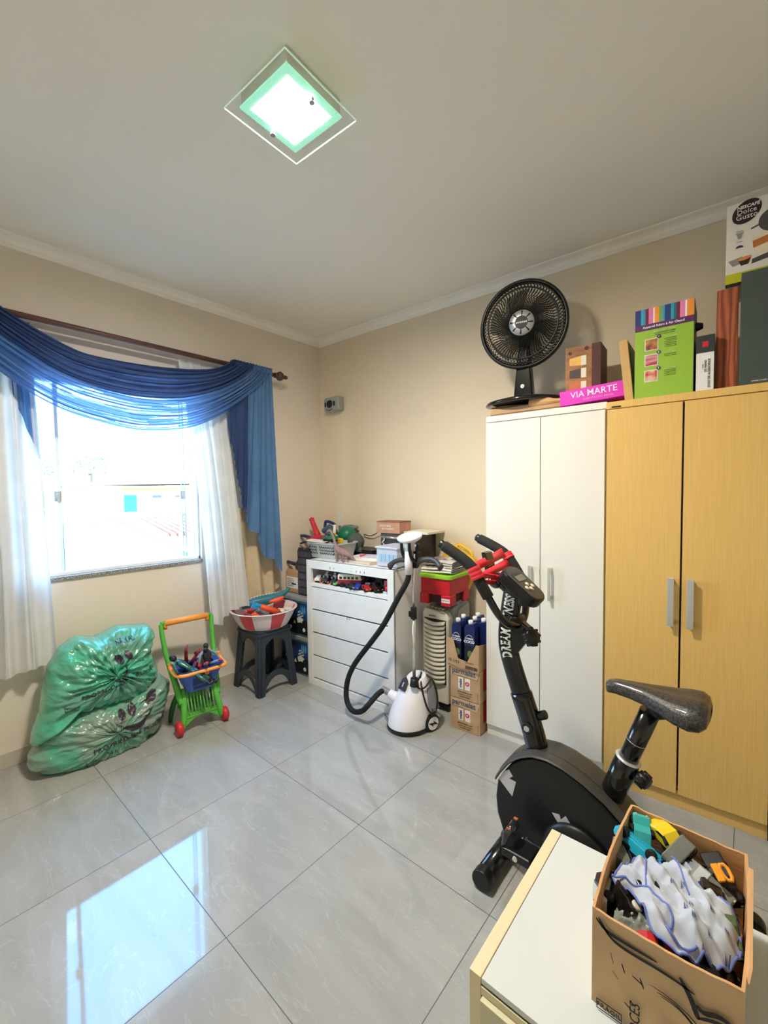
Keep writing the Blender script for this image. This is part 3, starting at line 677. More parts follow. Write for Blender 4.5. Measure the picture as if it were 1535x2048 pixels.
# ------------------------------------------------------------------ on top of the chest
CT = .9215
bk = TB('plastic_basket', 'grey perforated plastic basket full of toys on the left end of the chest', 'basket', .475, .355, CT, rz=.02)
def rrect(a, b_, r, n=6):
    pts = []
    for cx, cy, st in ((a-r, b_-r, 0), (-a+r, b_-r, PI/2), (-a+r, -b_+r, PI), (a-r, -b_+r, 3*PI/2)):
        for k in range(n+1): pts.append((cx+r*math.cos(st+k*PI/2/n), cy+r*math.sin(st+k*PI/2/n)))
    return pts
def pan(m, a, b_, r, layers, mi=0, n=6, cap=True, mf=None):
    rings = []
    for k, z in layers:
        rings.append([m.b.verts.new((x*k if not isinstance(k, tuple) else x*k[0], y*k if not isinstance(k, tuple) else y*k[1], z)) for x, y in rrect(a, b_, r, n)])
    N = len(rings[0])
    for i in range(len(rings)-1):
        for j in range(N): m._f([rings[i][j], rings[i][(j+1) % N], rings[i+1][(j+1) % N], rings[i+1][j]], mf(i, j) if mf else mi, True)
    if cap: m._f(rings[0][::-1], mi)
    return rings
grb = mat('grey_basket_plastic', (188, 192, 190), .45, var=.04)
m = M()
a, b_ = .165, .125
pan(m, a, b_, .05, [(.84, 0), (.86, .012), (.98, .10), (1.0, .104), (1.05, .106), (1.05, .112), (1.0, .112), (.965, .104), (.84, .014), (.82, .008)])
m._f([m.b.verts.new((x*.8, y*.8, .006)) for x, y in rrect(a, b_, .05)], 0); m.obj('bowl', grb, bk, smooth=35)
for row in range(3):
    for k in range(22):
        x = -.12+k*.0115
        if k in (7, 8): continue
        z0 = .028+row*.022+(.004 if k % 2 else 0)
        kk = .86+(z0+.008-.012)/.088*.12
        h = M(); h.bx(x-.0028, x+.0028, -b_*kk-.0012, -b_*kk+.004, z0, z0+.014); h.obj('slot', BLACK, bk)
def bt(u, v, z): return W(u, v, z)
BZ = CT+.09
# contents of the basket and around
rt = TB('red_toy_blaster', 'red plastic toy blower with raised barrel behind the grey basket', 'toy', .22, .26, BZ-.02)
m = M(); m.tube([(-.10, .02, .20), (-.085, .02, .17), (-.03, .01, .09), (.0, 0, .05)], [.022, .020, .024, .03], 16); m.obj('barrel', RED, rt)
m = M(); m.cyl((-.1015, .02, .2016), (-.1035, .02, .2056), .012); m.obj('muzzle', BLACK, rt)
m = M(); m.sph((.0, 0, .035), (.075, .045, .04)); m.sph((.07, .0, .04), (.06, .04, .035)); m.tube([(-.05, 0, .02), (-.12, -.01, .03)], [.03, .016], 12); m.obj('body', mat('crimson_plastic', (196, 44, 70), .45, var=.15, vscale=40, bump=.1, bscale=60), rt)
bl = TB('toy_iron', 'dark blue toy iron with a loop handle standing in the grey basket', 'toy', .285, .20, BZ+.02, rz=.1)
m = M(); m.tube([(-.07, 0, .06), (.0, 0, .075), (.07, 0, .05)], [.018, .045, .03], 14, flat=.8); m.bx(-.02, .075, -.035, .035, -.0, .055); m.obj('body', mat('slate_blue_plastic', (70, 98, 122), .4, var=.1), bl, bevel=.006)
m = M(); m.tube([(-.045, 0, .075), (-.04, 0, .125), (-.03, 0, .145), (.05, 0, .125), (.065, 0, .11), (.06, 0, .06)], .0125, 12, smooth=1); m.obj('handle', NAVY, bl)
tt = TB('toy_gun', 'long cream and yellow toy gun lying on the grey basket', 'toy', .47, .30, BZ+.02, rz=-.2)
m = M(); m.tube([(-.055, .02, .12), (-.035, .0, .04)], [.013, .011], 10); m.obj('barrel', CREAM, tt)
m = M(); m.bx(-.045, -.005, -.015, .015, .01, .05); m.bx(.03, .075, -.02, .01, -.01, .025); m.obj('body', YELLOW, tt, bevel=.005)
m = M(); m.tube([(-.01, 0, .04), (.03, -.01, .035), (.05, -.015, .01), (.0, -.02, .0)], .004, 8, closed=True, smooth=1); m.obj('guard', CREAM, tt)
gt = toy_car('green toy lorry lying on the rim of the grey basket', mat('dark_green_paint', (36, 110, 70), .4, var=.1), W(.50, .40, BZ+.025), BETA+.1, .12, kind='truck')
pb = TB('white_tray', 'flat white tray resting on the front rim of the grey basket', 'tray', .40, .44, BZ+.030, rot=(.10, .04, .1))
m = M(); m.prism(rrect(.09, .035, .02), (0, 0, 0), (1, 0, 0), (0, 1, 0), (0, 0, .005)); m.obj('tray_panel', WHITE, pb, bevel=.001)
bw_ = TB('toy_helicopter', 'grey-green plastic toy helicopter body behind the green ball', 'toy', .34, .045, BZ+.04)
m = M(); m.tube([(-.08, 0, .03), (-.03, 0, .045), (.05, 0, .06), (.12, 0, .07)], [.02, .035, .03, .01], 14); m.bx(-.09, -.082, -.01, .01, .02, .075); m.obj('body', mat('grey_green_plastic', (120, 135, 125), .5, var=.1), bw_)
ball = TB('green_ball', 'dark green ball behind the basket on the chest', 'ball', .42, .13, 1.06)
m = M(); m.sph((0, 0, 0), .076, 0, 32, 20); m.obj('ball_skin', mat('green_ball_rubber', (14, 116, 84), .4, var=.05), ball)
cp = TB('fabric_pouch', 'dark grey rounded fabric pouch beside the green ball', 'pouch', .555, .17, 1.015)
m = M(); m.tube([(-.03, 0, -.03), (-.01, 0, .0), (.0, 0, .04), (.01, .0, .072)], [.062, .072, .062, .02], 24, smooth=2); m.tube([(-.06, -.02, -.05), (.07, -.02, -.05)], .02, 12, flat=.6); m.obj('pouch_body', mat('grey_green_fabric', (82, 92, 88), .85, bump=.15, bscale=150, var=.1), cp)
rk = TB('toy_racket', 'blue and black toy racket handle poking left from the basket', 'toy', .10, .26, BZ)
m = M(); m.tube([(-.09, 0, .035), (-.02, 0, .035), (.06, 0, .01)], [.012, .014, .016], 12, smooth=1); m.tube([(-.09, -.01, -.03), (-.02, 0, -.01), (.07, 0, .0)], [.008, .01, .014], 10, smooth=1); m.obj('handle', NAVY, rk)
# dinosaur
dn = TB('toy_dinosaur', 'brown long-necked toy dinosaur standing at the front of the chest', 'toy dinosaur', .715, .50, CT, rz=0)
dmat = mat('brown_dinosaur', (150, 118, 112), .55, var=.15, vscale=30, bump=.15, bscale=80)
m = M(); m.tube([(-.145, 0, .198), (-.132, 0, .212), (-.112, 0, .214), (-.092, 0, .195), (-.075, 0, .15), (-.06, 0, .105), (-.035, 0, .08), (.0, 0, .068), (.035, 0, .062), (.07, 0, .05), (.10, 0, .034), (.125, 0, .02)], [.006, .010, .010, .008, .009, .012, .022, .028, .026, .018, .009, .003], 16, smooth=2, flat=.9)
m.obj('body', dmat, dn)
for x, y in ((-.035, -.013), (-.012, .014), (.028, -.014), (.045, .014)):
    m = M(); m.tube([(x, y, .065), (x-.003, y*1.2, .035), (x, y*1.2, .010), (x-.002, y*1.2, .0)], [.013, .009, .007, .009], 10, smooth=1); m.obj('leg', dmat, dn)
# papers and books
for k, (u, v, r_, a, b2, c, h, lab) in enumerate(((.83, .42, -.10, .15, .075, mat('beige_notebook', (214, 196, 176), .7, var=.05), .014, 'flat beige notebook at the front edge of the chest'), (.845, .37, .20, .11, .085, mat('lilac_paper', (214, 212, 232), .8, var=.04), .018, 'open lilac-white exercise book beside the dinosaur tail'))):
    t = TB('notebook', lab, 'notebook', u, v, CT+(.0 if k == 0 else .0145), rz=r_)
    m = M(); m.prism([(-a, -b2), (a, -b2), (a, b2), (-a, b2)], (0, 0, 0), (1, 0, 0), (0, 1, 0), (0, 0, h)); m.obj('pages', PAPER if k else c, t, bevel=.001)
    m = M(); m.prism([(-a, -b2), (a, -b2), (a, b2), (-a, b2)], (0, 0, h), (1, 0, 0), (0, 1, 0), (0, 0, .001)); m.obj('cover', c, t)
rn = TB('red_notebook', 'coral-red booklet cover sticking out behind the dinosaur', 'notebook', .765, .40, CT+.027, rot=(.05, -.12, .35))
m = M(); m.bx(-.05, .05, -.06, .06, 0, .004); m.obj('cover', mat('coral_cover', (214, 104, 90), .6, var=.06), rn)
dv = TB('dvd_player', 'slim black disc player lying behind the notebooks', 'disc player', .56, .10, CT)
m = M(); m.bx(-.13, .17, -.09, .09, .004, .042); m.obj('case', BLACK, dv, bevel=.004)
m = M()
for x in (-.1, .14):
    for y in (-.06, .06): m.cyl((x, y, 0), (x, y, .005), .01)
m.obj('feet', RUB, dv)
cbm = BLACK
cb = M(); cb.tube([W(.50, .02, 1.06), W(.60, .03, 1.05), W(.72, .05, 1.12), W(.80, .06, 1.13), W(.88, .08, 1.125)], .0035, 8, smooth=2); tag(cb.obj('power_cable', cbm), 'thin black cable looping from the grey pouch to the black oven', 'cable')
cb = M(); cb.tube([W(.73, .10, .945), W(.77, .10, .93), W(.80, .11, .95), W(.80, .12, .99), W(.84, .13, .99)], .0035, 8, smooth=2); tag(cb.obj('power_cable', cbm), 'short kinked black cable at the right end of the disc player', 'cable')
# clear storage box
cbx = TB('storage_box', 'translucent lidded storage box with light blue items on the chest', 'storage box', 1.118, .41, CT, rz=-.03)
clr = mat('milky_translucent_plastic', (222, 226, 244), .3, trans=.0, alpha=.72, var=.06, vscale=25)
m = M(); m.bx(-.086, .086, -.10, .10, .003, .118); m.obj('box', clr, cbx, bevel=.008)
m = M(); m.bx(-.093, .093, -.108, .108, .118, .132); m.obj('lid', clr, cbx, bevel=.005)
m = M()
for k in range(5): m.bx(-.06+k*.032, -.038+k*.032, -.104, -.1005, .035, .085)
m.obj('contents', mat('light_blue_items', (150, 195, 225), .5, var=.1), cbx)
# black toaster oven with board and box
ov = TB('toaster_oven', 'black toaster oven with chrome handle at the back of the chest', 'oven', .87, .26, CT)
m = M(); m.bx(0, .315, .0, .24, .01, .19); m.obj('case', BLACK, ov, bevel=.004)
m = M(); m.bx(.015, .25, -.004, .0, .03, .175); m.obj('door', mat('smoked_glass', (60, 62, 66), .1, coat=.3, bump=.01), ov)
m = M(); m.cyl((.03, -.03, .165), (.24, -.03, .165), .008); m.cyl((.045, -.03, .165), (.045, 0, .165), .006); m.cyl((.225, -.03, .165), (.225, 0, .165), .006); m.obj('handle', CHROME, ov)
for z in (.06, .11, .16):
    m = M(); m.cyl((.29, -.018, z), (.29, 0, z), .014, .017); m.obj('knob', CHROME, ov)
m = M()
for k in range(2): m.tube([(.02+k*.0, -.012, .05+k*.07), (.05, -.012, .09+k*.06), (.035, -.012, .12+k*.04)], .006, 8, smooth=1)
m.obj('wire_rack', CHROME, ov)
bd = TB('white_board_panel', 'off-white board lying on top of the black oven', 'board', 1.10, .15, CT+.191)
m = M(); m.bx(-.05, .15, -.10, .12, 0, .016); m.obj('panel', CREAM, bd, bevel=.002)
# dark side cabinet below the board
ct2 = TB('cardboard_box', 'small brown carton with pale print on top of the black oven', 'box', .965, .185, CT+.191, rz=.02)
m = M(); m.bx(-.095, .105, -.07, .07, 0, .082); m.obj('carton', mat('pinkish_cardboard', (190, 140, 115), .85, var=.1, vscale=20), ct2, bevel=.001)
m = M(); m.bx(-.096, .106, -.071, .071, .076, .084); m.obj('lid_edge', mat('dark_cardboard', (150, 95, 75), .85, var=.1), ct2)
TX('DESCUBRA', .020, PAPER, ct2, (-.02, -.0715, .052)); TX('SEU MUNDO', .018, PAPER, ct2, (.0, -.0715, .032))
ct2.location = W(.94, .20, CT+.191)
bd.location = W(1.10, .13, CT+.191)

# ------------------------------------------------------------------ left stack: bins, organiser, carton
bn_b = mat('blue_bin_plastic', (96, 172, 226), .4, var=.08); bn_t = mat('grey_bin_rim', (150, 155, 150), .5, var=.05)
for k, (z, lab) in enumerate(((.0, 'lower blue toy bin with a racing picture, left of the chest'), (.305, 'upper blue toy bin with a racing picture, left of the chest'))):
    t = TB('toy_bin', lab, 'toy bin', .205, .50, z, group='blue racing bins')
    m = M(); m.bx(-.18, .18, 0, .32, .0, .27); m.obj('body', bn_b, t, bevel=.01)
    m = M(); m.bx(-.19, .195, -.012, .33, .27, .303); m.obj('rim', bn_t, t, bevel=.006)
    m = M(); m.bx(-.165, .130, -.004, .0, .02, .255)
    m.obj('picture_panel', mat('racing_picture', (40, 90, 150), .5, col2=(18, 22, 30), vscale=6), t)
    m = M(); m.bx(-.17, .135, -.006, -.003, .015, .13); m.obj('picture_road', mat('road_black', (26, 28, 32), .5, var=.2), t)
    m = M()
    for sx0, sz0 in ((.03, .135), (-.12, .12)):
        for i in range(5):
            for j in range(6):
                if (i+j) % 2 == 0: m.box((sx0+i*.011+j*.003, -.0065, sz0+j*.0125-i*.006), (.011, .001, .0125))
    m.obj('checkered_flag', WHITE, t)
    for wx, wz, rr in ((.105, .055, .028), (-.05, .06, .024)):
        m = M(); m.cyl((wx, -.004, wz), (wx, -.009, wz), rr); o = m.obj('printed_wheel', BLACK, t)
        m = M(); m.cyl((wx, -.009, wz), (wx, -.010, wz), rr*.55); m.obj('wheel_centre', WHITE, o)
    m = M(); m.prism([(0, 0), (.05, .012), (.07, .035), (.03, .045), (-.01, .03)], (.03, -.0065, .10), (1, 0, 0), (0, 0, 1), (0, -.001, 0)); m.prism([(0, 0), (.03, .0), (.015, .03)], (-.02, -.0065, .09), (1, 0, 0), (0, 0, 1), (0, -.001, 0)); m.obj('printed_car', PAPER, t)
    m = M()
    for q in range(3): m.tube([(.06+q*.02, -.006, .16), (.075+q*.02, -.006, .19), (.07+q*.022, -.006, .24)], [.002, .006, .001], 6)
    m.obj('printed_flames', mat('flame_blue', (90, 165, 215), .4, var=.05), t)
cd_ = TB('cardboard_box', 'open brown shipping carton with a white address label on the blue bins', 'box', .12, .44, .6115, rz=-.05)
m = M(); m.bx(-.10, .085, -.002, .14, 0, .165); m.obj('carton', CARD, cd_, bevel=.001)
m = M(); m.prism([(-.10, .165), (.085, .165), (.07, .185), (-.08, .19)], (0, 0, 0), (1, 0, 0), (0, 0, 1), (0, .003, 0)); m.prism([(0, .165), (.13, .165), (.12, .19), (.02, .185)], (.085, 0, 0), (0, 1, 0), (0, 0, 1), (.003, 0, 0)); m.obj('flap', CARDIN, cd_)
m = M(); m.bx(-.09, .055, -.0045, -.002, .035, .125); lb = m.obj('label', PAPER, cd_)
m = M()
for q in range(5): m.bx(-.08, .0+.01*(q % 2), -.0055, -.0044, .05+q*.014, .053+q*.014)
m.bx(-.02, .035, -.0055, -.0044, .065, .076); m.obj('label_print', INKB, cd_)
og = TB('organizer_box', 'tall smoky grey plastic organiser beside the brown carton', 'organiser', .262, .46, .6115)
m = M(); m.bx(-.07, .095, 0, .16, 0, .36); m.obj('case', mat('smoky_plastic', (62, 64, 74), .3, alpha=.92, var=.25, vscale=18), og, bevel=.008)
for q in range(6):
    m = M(); m.bx(-.065, .09, -.004, .0, .01+q*.058, .055+q*.058); o = m.obj('compartment', mat('smoky_panel', (78, 80, 92), .3, var=.3, vscale=40), og, bevel=.003)
m = M(); m.bx(-.05, -.01, -.006, .01, .34, .372); m.bx(.03, .07, -.006, .01, .34, .372); m.obj('latch', DARK, og, bevel=.003)
hs = TB('handheld_vacuum', 'dark toy racing wheel resting on the brown carton', 'toy', .10, .40, .80)
m = M(); m.lathe([(.036, 0), (.045, .006), (.045, .018), (.036, .024), (.030, .012), (.036, 0)], 24, (.06, .0, .03), rot=(PI/2-.3, 0, 0)); m.sph((.06, 0, .03), (.02, .012, .02)); m.tube([(-.10, 0, .045), (-.02, .01, .03), (.04, 0, .03)], [.012, .016, .012], 10); m.obj('rim', DARK, hs)
hs.name = 'toy_steering_wheel'

# ------------------------------------------------------------------ stool and basin
stl = mat('dark_blue_grey_plastic', (46, 54, 64), .4, var=.08)
st = T('plastic_stool', 'dark grey plastic stool with arched braces under the striped basin', 'stool', (-2.69, 1.755, 0), 0)
m = M(); m.bx(-.135, .135, -.135, .135, .425, .445); m.bx(-.14, .14, -.14, .14, .405, .430); m.obj('seat', stl, st, bevel=.012, seg=3)
for sx_ in (-1, 1):
    for sy_ in (-1, 1):
        m = M()
        A = [(0, 0), (.05, 0), (.05, .012), (.012, .012), (.012, .05), (0, .05)]
        bot = Vector((sx_*.165, sy_*.16, 0)); tp = Vector((sx_*.13, sy_*.13, .41))
        ra = [m.b.verts.new(bot+Vector((-sx_*x, -sy_*y, 0))) for x, y in A]; rb = [m.b.verts.new(tp+Vector((-sx_*x*1.1, -sy_*y*1.1, 0))) for x, y in A]
        for i in range(6): m._f([ra[i], ra[(i+1) % 6], rb[(i+1) % 6], rb[i]], 0)
        m._f(ra, 0); m._f(rb, 0)
        m.tube([bot+Vector((-sx_*.004, -sy_*.004, .002)), tp+Vector((-sx_*.004, -sy_*.004, 0))], .008, 8)
        m.tube([bot+Vector((-sx_*.022, -sy_*.0, .002)), tp+Vector((-sx_*.022, -sy_*.0, 0))], .006, 8); m.tube([bot+Vector((0, -sy_*.022, .002)), tp+Vector((0, -sy_*.022, 0))], .006, 8)
        m.obj('leg', stl, st, bevel=.003)
for ax in range(4):
    c, s_ = round(math.cos(ax*PI/2)), round(math.sin(ax*PI/2))
    for kind in (0, 1):
        m = M(); n = 14; top, bo = [], []
        for i in range(n+1):
            x = -1+2*i/n
            if kind == 0: hw = .120; zt = .408; zb = .408-.03-.12*abs(x)**2.2; dist = .128
            else: hw = .130; zt = .155-.075*(abs(x)**2)-.0; zb = zt-.042-.06*abs(x)**2.5; dist = .150
            top.append((x*hw, zt)); bo.append((x*hw, zb))
        m.prism(top+bo[::-1], Vector((c*(dist-.008), s_*(dist-.008), 0)), (-s_, c, 0), (0, 0, 1), (c*.012, s_*.012, 0))
        m.obj('apron' if kind == 0 else 'brace', stl, st, bevel=.002)
bs = T('plastic_basin', 'round white and red striped plastic basin full of toys on the stool', 'basin', (-2.69, 1.755, .4465), 0)
bwh = mat('white_basin_plastic', (236, 224, 224), .35, var=.03); brd = mat('red_basin_stripe', (224, 84, 88), .35, var=.08)
m = M(); n = 54
prof = [(.0, 0.0), (.155, 0), (.17, .008), (.19, .04), (.215, .09), (.228, .122), (.240, .126), (.240, .131), (.222, .129), (.208, .092), (.182, .04), (.16, .012), (0, .010)]
m.lathe(prof, n, mf=lambda i, k: 1 if (i in (2, 3, 4, 8, 9, 10)) and ((k+3) % 9 < 4) else 0)
m.obj('bowl', [bwh, brd], bs)
# toys in the basin
cr = T('toy_crocodile', 'teal plastic toy crocodile with a white-toothed crest lying across the basin', 'toy', (-2.74, 1.80, .60), math.radians(68), rot=(.0, -.10, math.radians(70)))
m = M(); m.tube([(-.17, 0, .0), (-.10, 0, .012), (.0, 0, .010), (.08, 0, .012), (.15, 0, .03), (.20, 0, .06)], [.02, .036, .042, .034, .02, .006], 14, smooth=2); m.obj('body', TEAL, cr)
m = M()
for q in range(12): m.prism([(0, 0), (.018, 0), (.018, .012)], (-.13+q*.022, -.003, .048-.0003*abs(q-5)**2), (1, 0, 0), (0, 0, 1), (0, .006, 0))
m.obj('crest', WHITE, cr)
m = M(); m.tube([(.02, -.03, 0), (.10, -.03, .0), (.14, -.02, .01)], [.012, .02, .006], 10, smooth=1); m.obj('belly', ORANGE2, cr)
og2 = T('toy_gun', 'orange and light blue toy pistol leaning in the basin', 'toy', (-2.60, 1.73, .585), 0, rot=(0, .45, math.radians(75)))
m = M(); m.tube([(.09, 0, 0), (-.02, 0, 0), (-.06, 0, .0)], [.018, .021, .016], 14); m.obj('barrel', ORANGE2, og2)
m = M(); m.tube([(-.05, 0, 0), (-.10, 0, .0)], [.014, .018], 12); m.bx(-.12, -.07, -.012, .012, -.03, .015); m.obj('grip', mat('light_blue_plastic', (50, 150, 210), .4, var=.05), og2, bevel=.004)
for k, (x, y, c, lab, sz) in enumerate(((-2.62, 1.64, ORANGE2, 'orange rounded toy block at the front of the basin', .03), (-2.66, 1.59, mat('maroon_plastic', (150, 60, 72), .45, var=.1), 'maroon toy block beside the curtain in the basin', .034), (-2.60, 1.79, mat('dull_red_plastic', (170, 60, 66), .45, var=.1), 'dull red toy block behind the orange pistol', .032), (-2.70, 1.72, mat('smoky_clear_toy', (140, 150, 160), .3, var=.2), 'smoky grey toy piece in the middle of the basin', .034))):
    t = T('toy_block', lab, 'toy', (x, y, .535), k*.7); m = M(); m.box((0, 0, 0), (sz*2.2, sz*1.5, sz*1.8), rot=(.3*k, .2, 0)); m.cyl((0, 0, sz*.6), (0, 0, sz*1.3), sz*.4); m.obj('block', c, t, bevel=.01, seg=3)
pg = T('paper_sheet', 'crumpled cream paper lying in the right side of the basin', 'paper', (-2.60, 1.86, .545), .4)
m = M(); m.grid(lambda s, t: Vector(((s-.5)*.12, (t-.5)*.09, .02*noise.noise(Vector((s*4, t*4, 2)))+.015*s)), 14, 12); m.obj('sheet', CREAM, pg, recalc=False)

# ------------------------------------------------------------------ air cooler, ice box, towels, suitcase
acw = mat('off_white_cooler_plastic', (222, 216, 200), .45, var=.04, vscale=8); acg = mat('grey_cooler_plastic', (160, 164, 166), .4, var=.04)
ac = TB('air_cooler', 'tall off-white and grey portable air cooler with curved louvres', 'air cooler', 1.37, .335, 0)
m = M(); m.prism([(-.10, .05), (.09, .05), (.095, .60), (.075, .64), (-.085, .655), (-.10, .62)], (0, .0, 0), (1, 0, 0), (0, 0, 1), (0, .06, 0)); m.obj('front_panel', acw, ac, bevel=.012, seg=3)
m = M(); m.prism([(0, .04), (.26, .04), (.27, .45), (.26, .66), (.16, .69), (.02, .655)], (-.092, .03, 0), (0, 1, 0), (0, 0, 1), (.186, 0, 0)); m.obj('body', acg, ac, bevel=.015, seg=3)
m = M(); m.prism([(.09, .60), (.11, .64), (.24, .66), (.25, .58), (.24, .46), (.10, .44)], (.0945, .02, 0), (0, 1, 0), (0, 0, 1), (.006, 0, 0)); m.obj('side_recess', mat('light_grey_recess', (178, 181, 182), .45, var=.03), ac, bevel=.004)
m = M(); m.tube([(.085, .10, .675), (.09, .16, .70), (.09, .25, .69)], .016, 12, smooth=1); m.obj('carry_handle', acg, ac)
for k in range(14):
    z = .195+k*.0285
    m = M()
    def lf(s, t, z=z): return Vector((-.082+s*.155, -.010*math.sin(s*PI)-.004-.012*t, z - .010*math.sin(s*PI)*1.2 + .021*(1-t)))
    m.grid(lf, 14, 2); m.obj('louvre', acw, ac, solid=.003)
m = M(); m.bx(-.084, .076, -.0035, .002, .18, .59); m.obj('grille_recess', INKB, ac)
m = M(); m.prism([(-.08, -.03), (.07, -.045), (.072, .03), (-.075, .035)], (0, .035, .648), (1, 0, -.06), (0, 1, .18), (0, 0, .006)); m.obj('control_panel', mat('grey_panel', (170, 168, 158), .4, var=.05), ac, bevel=.002)
for q in range(5):
    m = M(); m.box((-.055+q*.026, .015, .664-q*.0015), (.014, .02, .004)); m.obj('button', acw, ac, bevel=.001)
m = M(); m.bx(-.05, .0, -.0045, .0, .605, .611); m.obj('brand_mark', mat('mark_grey', (120, 118, 112), .5, var=.1), ac)
m = M(); m.bx(-.085, .085, .01, .27, 0, .045); m.obj('base', BLACK, ac, bevel=.006)
# red ice box
ib = TB('ice_box', 'red picnic cooler box with lime green lid standing on the air cooler', 'cooler box', 1.385, .365, .702)
ir = mat('red_ice_box', (200, 28, 44), .35, var=.06, vscale=8); il = mat('lime_lid', (150, 205, 50), .4, var=.05)
m = M(); m.bx(-.106, .106, 0, .25, .052, .158)
for x in (-1, 1):
    for y in (0, 1):
        m.box((x*.078, .034+y*.182, .022), (.066, .078, .068))
m.obj('body', ir, ib, bevel=.006, seg=3)
m = M(); m.bx(-.094, .094, .012, .238, .0, .06); m.obj('recess_shade', mat('ice_box_recess_shade', (60, 12, 18), .6, var=.1), ib)  # dark inset block stands in for the shade between the feet
m = M(); m.prism(rrect(.118, .138, .03), (.0, .125, .155), (1, 0, 0), (0, 1, 0), (0, 0, .026)); m.obj('lid', il, ib, bevel=.006, seg=3)
m = M(); m.bx(.050, .108, -.0065, -.004, .012, .036); m.obj('sticker', PAPER, ib)
TX('ICE BOX', .013, INKB, ib, (.079, -.007, .024))
# folded towels
tg = mat('grey_patterned_towel', (206, 200, 190), .95, col2=(118, 108, 108), vscale=14, bump=.3, bscale=250, vlo=.46, vhi=.54); tw = mat('cream_towel', (228, 222, 206), .95, bump=.3, bscale=250, var=.06)
for k, (z, mm, lab, nl, wx) in enumerate(((.885, tw, 'cream towel folded flat on the lime green lid', 2, .110), (.914, tg, 'grey and white patterned towel folded on top of the cream one', 3, .10))):
    t = TB('folded_towel', lab, 'towel', 1.385+k*.005, .26 if k == 0 else .25, z, rz=.05*k)
    for q in range(nl):
        m = M(); zz = q*.016
        poly = []
        for i in range(13): poly.append((-wx+.004*math.sin(i), 0))
        pts = [(-wx, 0, .008+zz), (-wx*.4, 0, .010+zz+.002), (wx*.4, 0, .008+zz), (wx, 0, .009+zz+.002*q)]
        def tf(s, t, zz=zz, q=q):
            a = t*2*PI; cx = -wx+2*wx*s; n_ = .003*noise.noise(Vector((cx*20, a, q)))
            ex = math.copysign(abs(math.cos(a))**.5, math.cos(a)); ez = math.copysign(abs(math.sin(a))**.6, math.sin(a))
            return Vector((cx, .0+.095*ex, .010+zz+(.0085+n_)*ez + .004*math.sin(cx*18+q)))
        m.grid(tf, 20, 20); rg = m.obj('fold', mm, t, recalc=False)
sc = TB('yellow_suitcase', 'yellow plastic tool case leaning on the wall behind the ice box', 'tool case', 1.36, .095, .80, rot=(-.06, .32, 0))
m = M(); m.prism([(-.13, -.10), (.12, -.10), (.13, .10), (.09, .135), (-.08, .165), (-.13, .13)], (0, 0, .06), (1, 0, 0), (0, 0, 1), (0, .06, 0)); m.obj('case', YELLOW, sc, bevel=.015, seg=3)
m = M(); m.tube([(-.06, .03, .21), (-.05, .03, .245), (.06, .03, .225), (.07, .03, .19)], .011, 10, smooth=1); m.obj('handle', YELLOW, sc)
m = M(); m.bx(-.06, -.03, -.004, .0, .16, .19); m.obj('latch', mat('ochre_plastic', (200, 150, 30), .4, var=.1), sc, bevel=.003)

# ------------------------------------------------------------------ milk cartons stack
def ucarton(zb, lab):
    t = TB('milk_carton_box', lab, 'cardboard box', 1.638, .452, zb)
    m = M(); m.bx(-.096, .094, 0, .26, 0, .184); m.obj('carton', CARD, t, bevel=.0015)
    m = M(); m.prism([(-.096, .184), (.094, .184), (.078, .135), (-.088, .14)], (0, -.003, 0), (1, 0, 0), (0, 0, 1), (0, .0025, 0)); m.obj('top_flap', mat('light_cardboard', (205, 172, 138), .85, var=.08), t)
    m = M(); m.prism([(-.085, .0), (.08, .0), (.08, .058), (-.09, .056)], (0, -.003, .002), (1, 0, 0), (0, 0, 1), (0, .0025, 0)); m.obj('bottom_flap', CARD, t)
    TX('parmalat', .043, mat('blue_grey_print', (84, 96, 120), .7, var=.08), t, (-.008, -.0045, .163), bold=.02)
    TX('LEITE INTEGRAL UHT', .010, INKB, t, (.0, -.0045, .043)); TX('Conserve em local seco', .009, INKB, t, (.0, -.0045, .030)); TX('mantenha fechado', .009, INKB, t, (.0, -.0045, .018))
    m = M(); m.bx(-.043, -.012, -.002, .002, .060, .128); m.bx(.0, .032, -.002, .002, .060, .128); o = m.obj('window_panel', PAPER, t)
    TX('malat', .024, mat('navy_print', (30, 50, 120), .7, var=.08), t, (-.028, -.0028, .094), rot=(PI/2, -PI/2, 0), bold=.02)
    m = M(); m.cyl((.015, -.003, .098), (.015, -.0035, .098), .013, n=24); m.obj('pink_dot', mat('pink_print', (225, 40, 100), .6, var=.03), t)
    m = M(); m.prism([(-.5, .1), (-.25, .5), (0, .3), (.25, .5), (.5, .1), (0, -.5)], (.015, -.0042, .098), (.012, 0, 0), (0, 0, .012), (0, -.0004, 0)); m.obj('heart', PAPER, t)
    m = M(); m.bx(.0942, .0956, .04, .10, .06, .184); m.obj('red_side_print', mat('red_print', (190, 40, 50), .8, var=.1), t)
    return t
ucarton(0, 'brown milk carton box on the floor, lowest of the stack beside the white wardrobe'); ucarton(.187, 'brown milk carton box in the middle of the stack under the cut tray')
tr = TB('carton_tray', 'brown cardboard tray cut open around blue drink cartons', 'cardboard tray', 1.628, .465, .374)
m = M(); T_ = .003
m.prism([(-.10, .012), (.10, -.008), (.105, .155), (.085, .155), (.03, .045), (-.028, .055), (-.06, .165), (-.102, .17)], (0, 0, 0), (1, 0, 0), (0, 0, 1), (0, T_, 0)); m.obj('front_wall', CARD, tr)
m = M(); m.prism([(0, 0), (.25, 0), (.25, .15), (.12, .13), (.0, .155)], (.101, .003, 0), (0, 1, 0), (0, 0, 1), (T_, 0, 0)); m.obj('side_wall', CARD, tr)
